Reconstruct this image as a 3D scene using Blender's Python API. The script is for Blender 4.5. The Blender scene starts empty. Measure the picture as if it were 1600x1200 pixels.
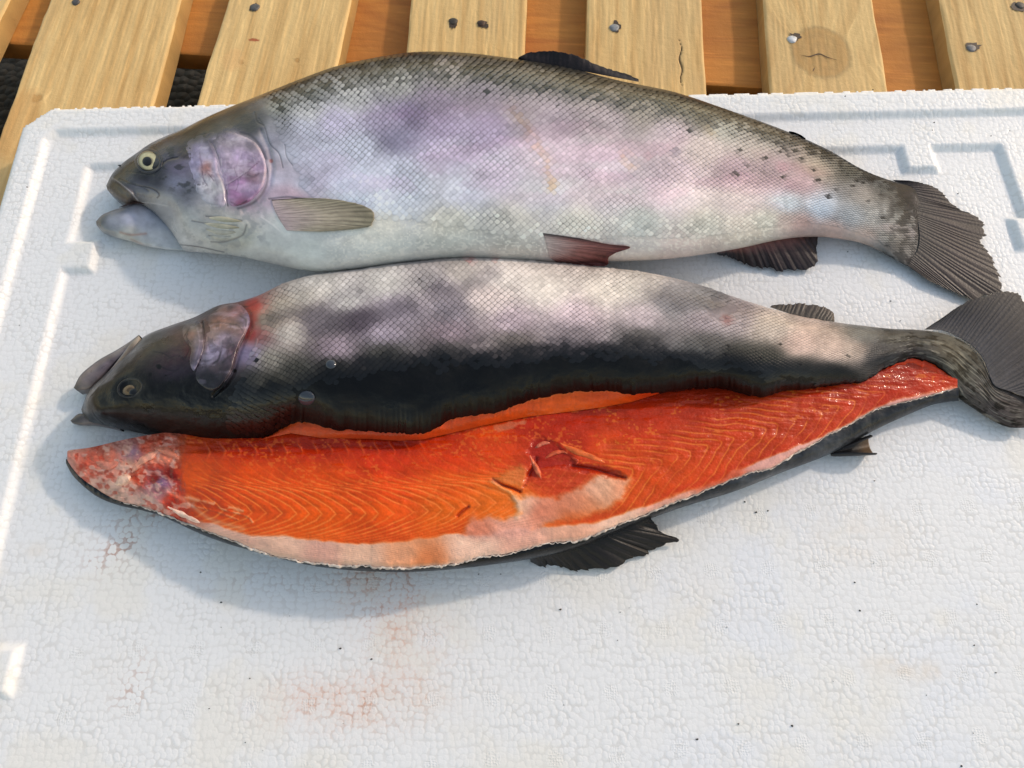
import bpy, bmesh, math, random
import numpy as np
from mathutils import Vector
from mathutils.bvhtree import BVHTree

# ------------------------------------------------------------------ camera, world, sun, exposure
sc = bpy.context.scene
FPX, PITCH, CAMH = 1160.0, math.radians(67.0), 0.55
cd = bpy.data.cameras.new('camera'); cam = bpy.data.objects.new('camera', cd); sc.collection.objects.link(cam)
cam.location = (0, 0, CAMH); cam.rotation_euler = (math.pi/2 - PITCH, 0, 0)
cd.sensor_width = 36; cd.lens = FPX/1600*36; cd.clip_start = .01; cd.clip_end = 200
sc.camera = cam
SUN = Vector((0.80, 0.50, 0.56)).normalized()
w = bpy.data.worlds.new('World'); sc.world = w; w.use_nodes = True
nt = w.node_tree; bg = nt.nodes['Background']
sky = nt.nodes.new('ShaderNodeTexSky'); sky.sky_type = 'NISHITA'; sky.sun_disc = False
sky.sun_elevation = math.asin(SUN.z); sky.sun_rotation = math.atan2(SUN.x, SUN.y)
sky.dust_density = 1.0; sky.air_density = 1.5; sky.ozone_density = 1.6
_wb = nt.nodes.new('ShaderNodeMix'); _wb.data_type = 'RGBA'; _wb.blend_type = 'MULTIPLY'; _wb.inputs[0].default_value = 1
_wb.inputs[7].default_value = (1.23, 1.0, .80, 1)      # white-balance tint put on the sky to make it less blue
nt.links.new(sky.outputs[0], _wb.inputs[6]); nt.links.new(_wb.outputs[2], bg.inputs[0]); bg.inputs[1].default_value = .15
sl = bpy.data.lights.new('sun', 'SUN'); sl.energy = 1.05; sl.angle = math.radians(3); sl.color = (1.0, .87, .74)
so = bpy.data.objects.new('sun', sl); sc.collection.objects.link(so)
so.rotation_euler = SUN.to_track_quat('Z', 'Y').to_euler()
sc.view_settings.view_transform = 'Standard'; sc.view_settings.look = 'None'
sc.view_settings.exposure = 0.66; sc.view_settings.gamma = 1
GAIN = 1.15            # photo colour (linear) -> base colour

# ------------------------------------------------------------------ helpers
C = sc.collection
def P(px, py, z):
    """real place of the thing seen at photo pixel (px, py) at height z"""
    px = np.asarray(px, float); py = np.asarray(py, float); z = np.asarray(z, float)
    a = (px-800)/FPX; b = (600-py)/FPX
    dy = math.cos(PITCH)+b*math.sin(PITCH); dz = -math.sin(PITCH)+b*math.cos(PITCH)
    t = (z-CAMH)/dz
    return np.stack([a*t, dy*t, z+0*t], -1)
def hexc(s):
    s = s.lstrip('#'); return np.array([int(s[i:i+2], 16) for i in (0, 2, 4)])/255.
def lin(c):
    c = np.clip(np.asarray(c, float), 0, 1)
    return np.where(c <= .04045, c/12.92, ((c+.055)/1.055)**2.4)
def sm(a, b, x):
    t = np.clip((np.asarray(x, float)-a)/(b-a), 0, 1); return t*t*(3-2*t)
def mix(a, b, t):
    t = np.asarray(t)[..., None]; return np.asarray(a)*(1-t)+np.asarray(b)*t
def _h(i, j, s):
    n = (i.astype(np.int64)*374761393 + j.astype(np.int64)*668265263 + s*1442695041) & 0x7fffffff
    n = ((n ^ (n >> 13))*1274126177) & 0x7fffffff
    n = ((n ^ (n >> 16))*69069 + 12345) & 0x7fffffff
    return ((n ^ (n >> 11)) & 0xffff)/65535.
def vn(x, y, s=0):
    x = np.asarray(x, float); y = np.asarray(y, float)
    xi = np.floor(x); yi = np.floor(y); fx = x-xi; fy = y-yi
    fx = fx*fx*(3-2*fx); fy = fy*fy*(3-2*fy)
    a = _h(xi, yi, s); b = _h(xi+1, yi, s); c = _h(xi, yi+1, s); d = _h(xi+1, yi+1, s)
    return (a*(1-fx)+b*fx)*(1-fy)+(c*(1-fx)+d*fx)*fy
def desat(c, k):
    g = c.mean(-1, keepdims=True); return c*(1-k)+g*k
def punch(c, k=.3):
    l = c.mean(-1, keepdims=True)+1e-4; return c*np.clip((l/.40)**k, .25, 1.12)
def fbm(x, y, s=0, o=4):
    r = 0; a = .5; t = 0
    for k in range(o):
        r = r+a*vn(np.asarray(x)*2**k+17*k, np.asarray(y)*2**k-9*k, s+k); t += a; a *= .5
    return r/t
def idw(px, py, pts, e=14., p=2.0):
    pts = [(a, b, hexc(c)) for a, b, c in pts]
    num = np.zeros(np.shape(px)+(3,)); den = np.zeros(np.shape(px))
    for x, y, c in pts:
        wgt = 1/((px-x)**2*.55+(py-y)**2+e*e)**p
        num += wgt[..., None]*c; den += wgt
    return num/den[..., None]
def smooth_poly(pts, n, closed=False):
    """Catmull-Rom through pts, resampled to n points evenly by arc length"""
    p = np.array(pts, float)
    q = np.vstack([p[-1:], p, p[:2]]) if closed else np.vstack([2*p[0]-p[1], p, 2*p[-1]-p[-2]])
    out = []
    for i in range(1, len(q)-2):
        t = np.linspace(0, 1, 24, endpoint=False)[:, None]
        a, b, c, d = q[i-1], q[i], q[i+1], q[i+2]
        out.append(.5*((2*b)+(c-a)*t+(2*a-5*b+4*c-d)*t*t+(3*b-a-3*c+d)*t**3))
    out.append(q[-2:-1]); o = np.vstack(out)
    L = np.r_[0, np.cumsum(np.linalg.norm(np.diff(o[:, :2], axis=0), axis=1))]
    s = np.linspace(0, L[-1], n)
    return np.stack([np.interp(s, L, o[:, k]) for k in range(o.shape[1])], -1)
def cr(knots, n):
    """rows of knots interpolated smoothly with even spacing along the first two columns' midline"""
    k = np.array(knots, float)
    mid = (k[:, :2]+k[:, 2:4])/2
    L = np.r_[0, np.cumsum(np.linalg.norm(np.diff(mid, axis=0), axis=1)+1e-6)]
    s = np.linspace(0, L[-1], n)
    # monotone-ish cubic (pchip slopes)
    out = []
    for c in range(k.shape[1]):
        y = k[:, c]; h = np.diff(L); d = np.diff(y)/h
        m = np.zeros(len(y)); m[0] = d[0]; m[-1] = d[-1]
        for i in range(1, len(y)-1):
            m[i] = (d[i-1]*h[i]+d[i]*h[i-1])/(h[i]+h[i-1])
        idx = np.clip(np.searchsorted(L, s)-1, 0, len(h)-1)
        t = (s-L[idx])/h[idx]; hh = h[idx]
        out.append((2*t**3-3*t**2+1)*y[idx]+(t**3-2*t**2+t)*hh*m[idx]+(-2*t**3+3*t**2)*y[idx+1]+(t**3-t**2)*hh*m[idx+1])
    return np.stack(out, -1)
def seg_dist(px, py, poly):
    d = np.full(np.shape(px), 1e9)
    for (x0, y0), (x1, y1) in zip(poly[:-1], poly[1:]):
        vx, vy = x1-x0, y1-y0; L = vx*vx+vy*vy+1e-9
        t = np.clip(((px-x0)*vx+(py-y0)*vy)/L, 0, 1)
        d = np.minimum(d, np.hypot(px-x0-t*vx, py-y0-t*vy))
    return d
def inside(px, py, poly):
    r = np.zeros(np.shape(px), bool); n = len(poly)
    for i in range(n):
        x0, y0 = poly[i]; x1, y1 = poly[(i+1) % n]
        c = ((y0 > py) != (y1 > py)) & (px < (x1-x0)*(py-y0)/((y1-y0) if y1 != y0 else 1e-9)+x0)
        r ^= c
    return r
def build(name, V, F, mat, parent=None, col=None, smooth=True, attrs=None, gloss=None):
    V = np.asarray(V, float).reshape(-1, 3); F = np.asarray(F, np.int32)
    me = bpy.data.meshes.new(name)
    k = F.shape[1]
    me.vertices.add(len(V)); me.vertices.foreach_set('co', V.ravel())
    me.loops.add(F.size); me.loops.foreach_set('vertex_index', F.ravel())
    me.polygons.add(len(F)); me.polygons.foreach_set('loop_start', np.arange(len(F), dtype=np.int32)*k)
    me.update(calc_edges=True)
    if smooth: me.polygons.foreach_set('use_smooth', np.ones(len(F), bool))
    if col is not None:
        c = np.ones((len(V), 4)); c[:, :3] = np.clip(np.asarray(col).reshape(-1, 3), 0.002, .95)
        if gloss is not None: c[:, 3] = np.clip(np.asarray(gloss).ravel(), .02, 1)
        a = me.color_attributes.new('paint', 'FLOAT_COLOR', 'POINT'); a.data.foreach_set('color', c.ravel())
    for kx, v in (attrs or {}).items():
        a = me.attributes.new(kx, 'FLOAT', 'POINT'); a.data.foreach_set('value', np.asarray(v, float).ravel())
    me.validate()
    if mat: me.materials.append(mat)
    o = bpy.data.objects.new(name, me); C.objects.link(o)
    if parent is not None: o.parent = parent; o.matrix_parent_inverse = parent.matrix_world.inverted()
    return o
def gfaces(n, m, wrap=False):
    i, j = np.meshgrid(np.arange(n-1), np.arange(m if wrap else m-1), indexing='ij')
    j2 = (j+1) % m
    return np.stack([i*m+j, (i+1)*m+j, (i+1)*m+j2, i*m+j2], -1).reshape(-1, 4)
def empty(name, loc):
    o = bpy.data.objects.new(name, None); o.location = loc; o.empty_display_size = .02; C.objects.link(o)
    bpy.context.view_layer.update(); return o
def tag(o, label=None, cat=None, group=None, kind=None):
    for k, v in (('label', label), ('category', cat), ('group', group), ('kind', kind)):
        if v: o[k] = v
    return o
def join_geo(parts):
    """parts: list of (V, F, col) with same face size"""
    Vs, Fs, Cs = [], [], []; n = 0
    for v, f, c in parts:
        v = np.asarray(v).reshape(-1, 3); Vs.append(v); Fs.append(np.asarray(f)+n)
        Cs.append(np.broadcast_to(np.asarray(c, float).reshape(-1, 3), v.shape)); n += len(v)
    return np.vstack(Vs), np.vstack(Fs), np.vstack(Cs)

# ------------------------------------------------------------------ materials
def mat_paint(name, rough=.4, coat=0., coat_rough=.15, spec=.5, sss=0., bump=None, rough_noise=0., metallic=0., sss_rad=(.9, .35, .2)):
    m = bpy.data.materials.new(name); m.use_nodes = True; nt = m.node_tree; b = nt.nodes['Principled BSDF']
    a = nt.nodes.new('ShaderNodeAttribute'); a.attribute_name = 'paint'
    nt.links.new(a.outputs['Color'], b.inputs['Base Color'])
    b.inputs['Roughness'].default_value = rough; b.inputs['Coat Weight'].default_value = coat
    b.inputs['Coat Roughness'].default_value = coat_rough; b.inputs['Specular IOR Level'].default_value = spec
    b.inputs['Metallic'].default_value = metallic
    for inp, val in (('Coat Weight', coat), ('Specular IOR Level', spec), ('Metallic', metallic)):
        if val:
            q = nt.nodes.new('ShaderNodeMath'); q.operation = 'MULTIPLY'; q.inputs[1].default_value = val
            nt.links.new(a.outputs['Alpha'], q.inputs[0]); nt.links.new(q.outputs[0], b.inputs[inp])
    if sss: 
        b.inputs['Subsurface Weight'].default_value = sss; b.inputs['Subsurface Radius'].default_value = sss_rad
        b.inputs['Subsurface Scale'].default_value = .004
    tc = nt.nodes.new('ShaderNodeTexCoord')
    if bump:
        prev = None
        for sc_, dist, det in bump:
            n = nt.nodes.new('ShaderNodeTexNoise'); n.inputs['Scale'].default_value = sc_; n.inputs['Detail'].default_value = det
            nt.links.new(tc.outputs['Object'], n.inputs['Vector'])
            bp = nt.nodes.new('ShaderNodeBump'); bp.inputs['Distance'].default_value = dist; bp.inputs['Strength'].default_value = 1
            nt.links.new(n.outputs['Fac'], bp.inputs['Height'])
            if prev: nt.links.new(prev.outputs[0], bp.inputs['Normal'])
            prev = bp
        nt.links.new(prev.outputs[0], b.inputs['Normal']); nt.links.new(prev.outputs[0], b.inputs['Coat Normal'])
    if rough_noise:
        n = nt.nodes.new('ShaderNodeTexNoise'); n.inputs['Scale'].default_value = 60; n.inputs['Detail'].default_value = 3
        nt.links.new(tc.outputs['Object'], n.inputs['Vector'])
        r = nt.nodes.new('ShaderNodeMapRange'); r.inputs['From Min'].default_value = .3; r.inputs['From Max'].default_value = .7
        r.inputs['To Min'].default_value = max(.04, rough-rough_noise); r.inputs['To Max'].default_value = rough+rough_noise
        nt.links.new(n.outputs['Fac'], r.inputs['Value']); nt.links.new(r.outputs[0], b.inputs['Roughness'])
    return m
M_skin = mat_paint('wet_fish_skin', .36, .35, .18, bump=[(900, .0002, 3), (160, .0006, 3)], rough_noise=.12)
M_scale = mat_paint('fish_scales', .32, .24, .16, spec=.4, metallic=.10)
M_dark = mat_paint('dark_slimy_skin', .36, .12, .10, spec=.20, bump=[(700, .0001, 4), (110, .0004, 4)], rough_noise=.14)
M_head = mat_paint('fish_head_skin', .34, .22, .12, spec=.3, bump=[(600, .00012, 3), (90, .0006, 3)], rough_noise=.1)
M_flesh = mat_paint('raw_trout_flesh', .34, .24, .06, spec=.14, bump=[(560, .00034, 3), (90, .0006, 3)], rough_noise=.12)
M_fin = mat_paint('fish_fin', .50, .08, .25, spec=.28, bump=[(500, .0002, 3)])
M_gloss = mat_paint('eye_gloss', .12, .25, .04, spec=.35)
M_wood = mat_paint('sawn_pine', .72, 0, .2, spec=.25, bump=[(900, .00025, 3), (140, .0006, 3)])
M_plain = mat_paint('matte_bits', .6)

# ------------------------------------------------------------------ ground under the pallet
def ground():
    m = bpy.data.materials.new('dark_gravel'); m.use_nodes = True; nt = m.node_tree; b = nt.nodes['Principled BSDF']
    tc = nt.nodes.new('ShaderNodeTexCoord'); v = nt.nodes.new('ShaderNodeTexVoronoi'); v.inputs['Scale'].default_value = 90
    nt.links.new(tc.outputs['Object'], v.inputs['Vector'])
    r = nt.nodes.new('ShaderNodeValToRGB'); r.color_ramp.elements[0].color = (.02, .019, .018, 1); r.color_ramp.elements[1].color = (.006, .006, .006, 1)
    nt.links.new(v.outputs['Distance'], r.inputs[0]); nt.links.new(r.outputs[0], b.inputs['Base Color'])
    bp = nt.nodes.new('ShaderNodeBump'); bp.inputs['Distance'].default_value = .006; bp.invert = True
    nt.links.new(v.outputs['Distance'], bp.inputs['Height']); nt.links.new(bp.outputs[0], b.inputs['Normal'])
    b.inputs['Roughness'].default_value = .9
    z = -.19
    o = build('ground', [(-30, -30, z), (30, -30, z), (30, 30, z), (-30, 30, z)], [[0, 1, 2, 3]], m, smooth=False)
    tag(o, kind='structure')
ground()

# ------------------------------------------------------------------ pallet
ZB = -.028
def wood_paint(u, v, seed, base, dark, knots=(), flame=0., lit=1.):
    """u across the board (m), v along (m)"""
    uu = u.copy(); vv = v.copy()
    for ku, kv, kr in knots:
        d2 = ((u-ku)**2+((v-kv)*.8)**2)/(kr*kr)
        uu = uu+(u-ku)*1.4*np.exp(-d2*.45)
    wob = fbm(uu*8+seed, vv*2.2, seed, 3)
    ring = (uu*130+wob*(7+22*flame)+vv*1.2*(1+flame*3))
    g = .5+.5*np.sin(ring*2.2)
    g = g**1.7
    fine = fbm(uu*900, vv*26, seed+5, 3)
    fine2 = fbm(uu*240, vv*9, seed+9, 3)
    blotch = fbm(u*14, v*9, seed+3, 3)
    t = np.clip(.32*g*(.35+fbm(u*20, v*6, seed+1, 2)) + .42*(fine-.5)+.40*(fine2-.5)+.5*(blotch-.5)+.12, 0, 1)
    c = mix(base, dark, t)
    c = mix(c, base*np.array([.80, .78, .80]), sm(.52, .72, fbm(u*26, v*7, seed+41, 4))*.55)
    fib = sm(.66, .80, fbm(uu*500, vv*30, seed+21, 2))
    c = c*(1+.16*fib)[..., None]
    for ku, kv, kr in knots:
        d = np.hypot(u-ku, (v-kv)*.85)+.0015*(fbm(u*300, v*300, seed+7, 2)-.5)*2
        k = 1-sm(kr*.86, kr*1.06, d)
        rings = .5+.5*np.sin(d/kr*16)
        c = mix(c, mix(dark*.72, dark*1.05, rings*.5+.5*fbm(u*260, v*260, 3, 2)), k*.55)
        c = c*(1-.22*np.exp(-((d-kr)/(kr*.07+.0004))**2))[..., None]
    return c
pallet = empty('wooden_pallet', (0, .6, ZB))
tag(pallet, 'pale pine slatted pallet lying under the white foam lid', 'pallet')
def board(name, tl, bl, tr, br, ztop, thick, seed, base, dark, knots=(), y0=-170, y1=420, flame=0., cracks=(), splits=()):
    """board whose long edges pass through the given photo points; corners given as (x at y=0, y=0), second point"""
    def edge(a, b, y): 
        t = (y-a[1])/(b[1]-a[1]); return a[0]+(b[0]-a[0])*t
    pl0 = P(edge(tl, bl, 0), 0, ztop); pl1 = P(edge(tl, bl, 140), 140, ztop)
    pr0 = P(edge(tr, br, 0), 0, ztop); pr1 = P(edge(tr, br, 140), 140, ztop)
    dirv = ((pl1-pl0)/np.linalg.norm(pl1-pl0)+(pr1-pr0)/np.linalg.norm(pr1-pr0))/2; dirv /= np.linalg.norm(dirv)
    side = np.array([-dirv[1], dirv[0], 0]); 
    if side[0] < 0: side = -side
    wd = float(np.dot(pr0-pl0, side)); o0 = pl0
    va = -.16; vb = .62
    n = 620; mm = max(12, int(wd/.0011))
    vs = np.linspace(va, vb, n); us = np.linspace(0, wd, mm)
    Vv, Uu = np.meshgrid(vs, us, indexing='ij')
    wav = .0009*(fbm(vs*14, vs*0+seed, seed, 3)-.5)[:, None]*2
    pos = o0+Vv[..., None]*dirv+(Uu+wav*(Uu/wd-.5)*2)[..., None]*side
    knots = [(k[0]*wd, k[1], k[2]) for k in knots]
    rough_z = .0005*(fbm(Uu*400, Vv*25, seed+11, 3)-.5)*2
    edge_r = np.minimum(Uu, wd-Uu); rnd = -.0016*(1-sm(0, .0022, edge_r))*(1+.8*(fbm(Vv*40, Uu*0+seed, seed+2, 2)-.5)*2)
    pos[..., 2] += rough_z+rnd
    col = wood_paint(Uu, Vv, seed, base, dark, knots, flame)
    for cu, cv, L_, wd_ in cracks:
        d = np.abs(Uu-cu*wd-.0012*np.sin(Vv*220))/(wd_*(1-np.clip(np.abs(Vv-cv)/L_, 0, 1))+1e-6)
        k = np.clip(1.3-d, 0, 1)*(np.abs(Vv-cv) < L_)
        col = mix(col, lin(hexc('#2a1508')), k*.9); pos[..., 2] -= .0022*k
    for (cu, cv, ex, ey, hx, am) in splits:
        q = ((Uu-cu*wd)/ex)**2+((Vv-cv)/ey)**2+.5*(fbm(Uu*500, Vv*500, seed+31, 2)-.5)
        col = mix(col, lin(hexc(hx)), (1-sm(.5, 1.1, q))*am)
    lo = pos.copy(); lo[..., 2] = ztop-thick
    # top sheet + skirt
    F = gfaces(n, mm); V = pos.reshape(-1, 3); Cc = col.reshape(-1, 3)
    idx = lambda i, j: i*mm+j
    ring = [idx(i, 0) for i in range(n)]+[idx(n-1, j) for j in range(1, mm)]+[idx(i, mm-1) for i in range(n-2, -1, -1)]+[idx(0, j) for j in range(mm-2, 0, -1)]
    ring = np.array(ring); k = len(ring); base_i = len(V)
    V2 = V[ring].copy(); V3 = V[ring].copy(); V3[:, 2] = ztop-thick
    sidecol = lin(hexc('#b8925a'))*(.75+.5*fbm(np.arange(k)*.06, np.arange(k)*0, seed, 3))[:, None]
    V = np.vstack([V, V2, V3]); Cc = np.vstack([Cc, sidecol, sidecol*.9])
    a = base_i+np.arange(k); b = base_i+(np.arange(k)+1) % k
    F = np.vstack([F, np.stack([a, a+k, b+k, b], -1)])
    ob = build(name, V, F, M_wood, pallet, Cc)
    return ob, (o0, dirv, side, wd)
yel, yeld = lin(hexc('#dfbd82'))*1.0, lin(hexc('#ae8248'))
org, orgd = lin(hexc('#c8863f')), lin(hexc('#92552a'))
B = []
B.append(board('board', (-185, 0), (-340, 240), (14, 0), (-50, 150), ZB, .022, 3, yel, yeld))
B.append(board('board', (77, 0), (2, 245), (283, 0), (229, 165), ZB, .022, 11, yel*1.02, yeld*1.05, knots=[(.17, .138, .0052)], splits=[(.1, .17, .02, .05, '#c78f4e', .4)]))
B.append(board('board', (356, 0), (309, 163), (549, 0), (526, 100), ZB, .022, 23, yel, yeld, knots=[(.25, .088, .0024), (.68, .08, .0028)], splits=[(.18, .085, .012, .018, '#dcae74', .5), (.3, .056, .0065, .0022, '#9a3a22', .85)]))
B.append(board('board', (643, 0), (635, 85), (823, 0), (819, 92), ZB, .022, 37, yel*.98, yeld))
B.append(board('board', (918, 0), (916, 100), (1096, 0), (1102, 145), ZB, .022, 51, yel*.97, yeld, cracks=[(.80, .085, .036, .0011)]))
B.append(board('board', (1192, 0), (1206, 141), (1364, 0), (1385, 139), ZB, .022, 67, yel*.93, yeld*.95, knots=[(.47, .072, .030)], cracks=[]))
B.append(board('board', (1467, 0), (1492, 135), (1668, 0), (1712, 135), ZB, .022, 83, yel*.9, yeld*.95))
# crack across the big knot
def strip(name, pts, z, wd, col, mat, parent, thick=.0006):
    p = smooth_poly(pts, 16); W = P(p[:, 0], p[:, 1], z+np.zeros(len(p)))
    d = np.gradient(W, axis=0); s = np.stack([-d[:, 1], d[:, 0], 0*d[:, 0]], -1); s /= np.linalg.norm(s, axis=1)[:, None]+1e-9
    t = np.sin(np.linspace(0.08, np.pi-.08, len(p)))[:, None]*wd
    V = np.concatenate([W-s*t, W+[0, 0, thick], W+s*t]).reshape(3, -1, 3).transpose(1, 0, 2)
    return build(name, V, gfaces(len(p), 3), mat, parent, np.broadcast_to(col, V.shape))
strip('knot_crack', [(1252, 86), (1265, 88), (1280, 84), (1292, 89), (1308, 94)], ZB+.0006, .0007, lin(hexc('#3a2412')), M_plain, B[5][0], .0002)
strip('knot_crack', [(1270, 112), (1273, 105)], ZB+.0006, .0004, lin(hexc('#4a2c16')), M_plain, B[5][0], .0002)
# cross boards (bearers) below
def bearer(pts_front, ztop, thick, depth, seed):
    (x0, y0), (x1, y1) = pts_front
    a = P(x0, y0, ztop); b = P(x1, y1, ztop); d = (b-a)/np.linalg.norm(b-a); up = np.array([-d[1], d[0], 0])
    a = a-d*.25; Lh = 1.9
    n, mm = 1000, 110
    U, W = np.meshgrid(np.linspace(0, Lh, n), np.linspace(0, depth, mm), indexing='ij')
    pos = a+U[..., None]*d+W[..., None]*up
    ed = np.minimum(W, depth-W); pos[..., 2] -= .0015*(1-sm(0, .002, ed))
    kn = [(.03, .705, .02)]
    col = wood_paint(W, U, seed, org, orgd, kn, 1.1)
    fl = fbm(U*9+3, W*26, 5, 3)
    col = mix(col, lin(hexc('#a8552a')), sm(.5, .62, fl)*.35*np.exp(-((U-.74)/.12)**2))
    V = pos.reshape(-1, 3); Cc = col.reshape(-1, 3); F = gfaces(n, mm)
    front = pos[:, 0].copy(); fl_ = front.copy(); fl_[:, 2] = ztop-thick
    back = pos[:, -1].copy(); bl = back.copy(); bl[:, 2] = ztop-thick
    nn = len(V); sc_ = col[:, 0]*.8
    V = np.vstack([V, front, fl_, bl, back]); Cc = np.vstack([Cc, sc_, sc_, sc_, sc_])
    k = np.arange(n-1)
    for q in (0, 1, 2):
        A = nn+q*n+k; Bq = nn+(q+1)*n+k
        F = np.vstack([F, np.stack([A, Bq, Bq+1, A+1], -1)])
    return build('bearer', V, F, M_wood, pallet, Cc)
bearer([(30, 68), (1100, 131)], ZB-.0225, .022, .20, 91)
# nails
def nail(bi, x, y, r, hx, tilt=0.):
    c = P(x, y, ZB+.0009); n = 14; V = [c+[0, 0, .0008]]; 
    for rr, zz in ((.7, .0006), (1., 0), (1.02, -.0025)):
        for k in range(n):
            a = 2*math.pi*k/n; V.append(c+np.array([math.cos(a)*r*rr*(1+.12*math.sin(3*a)), math.sin(a)*r*rr, zz+tilt*math.cos(a)*r]))
    F = [[0, 1+k, 1+(k+1) % n, 1+(k+1) % n] for k in range(n)]
    V = np.array(V); f3 = []
    for k in range(n): f3.append([0, 1+k, 1+(k+1) % n])
    for q in range(2):
        for k in range(n):
            a = 1+q*n+k; b = 1+q*n+(k+1) % n; f3 += [[a, a+n, b+n], [a, b+n, b]]
    col = lin(hexc(hx))*(.7+.6*np.random.RandomState(int(x)).rand(len(V)))[:, None]
    o = build('nail_head', V, f3, M_nail, B[bi][0], col)
    # dark crushed fibres round it
    return o
M_nail = mat_paint('galvanised_nail', .6, 0, metallic=.3)
for bi, x, y, r, hx in ((1, 118, 3, .0042, '#4a4848'), (2, 398, 11, .0052, '#5a5856'), (3, 708, 33, .0048, '#3f3a34'), (3, 752, 36, .0044, '#463328'),
                        (4, 960, 43, .0052, '#7e8184'), (5, 1238, 61, .0050, '#b9bcc0'), (6, 1518, 75, .0048, '#6a6a6c'), (6, 1594, 8, .0050, '#3a3836')):
    nail(bi, x, y, r, hx)
def scar(bi, x, y, rx, ry, seed, hx='#3d2c1c'):
    n = 18; c = P(x, y, ZB+.0006); rs = np.random.RandomState(seed)
    V = [c]; 
    for k in range(n):
        a = 2*math.pi*k/n; q = .55+.7*rs.rand(); V.append(c+np.array([math.cos(a)*rx*q, math.sin(a)*ry*q, .0001]))
    build('nail_scar', V, [[0, 1+k, 1+(k+1) % n] for k in range(n)], M_plain, B[bi][0], np.broadcast_to(lin(hexc(hx)), (n+1, 3)))
for q in ((3, 708, 37, .0048, .008, 1), (3, 755, 38, .0065, .006, 2), (4, 962, 42, .0062, .0085, 3), (5, 1241, 58, .0072, .006, 4), (6, 1520, 73, .0095, .006, 5), (6, 1590, 10, .008, .007, 6), (2, 397, 12, .005, .006, 7)):
    scar(*q)

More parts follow.
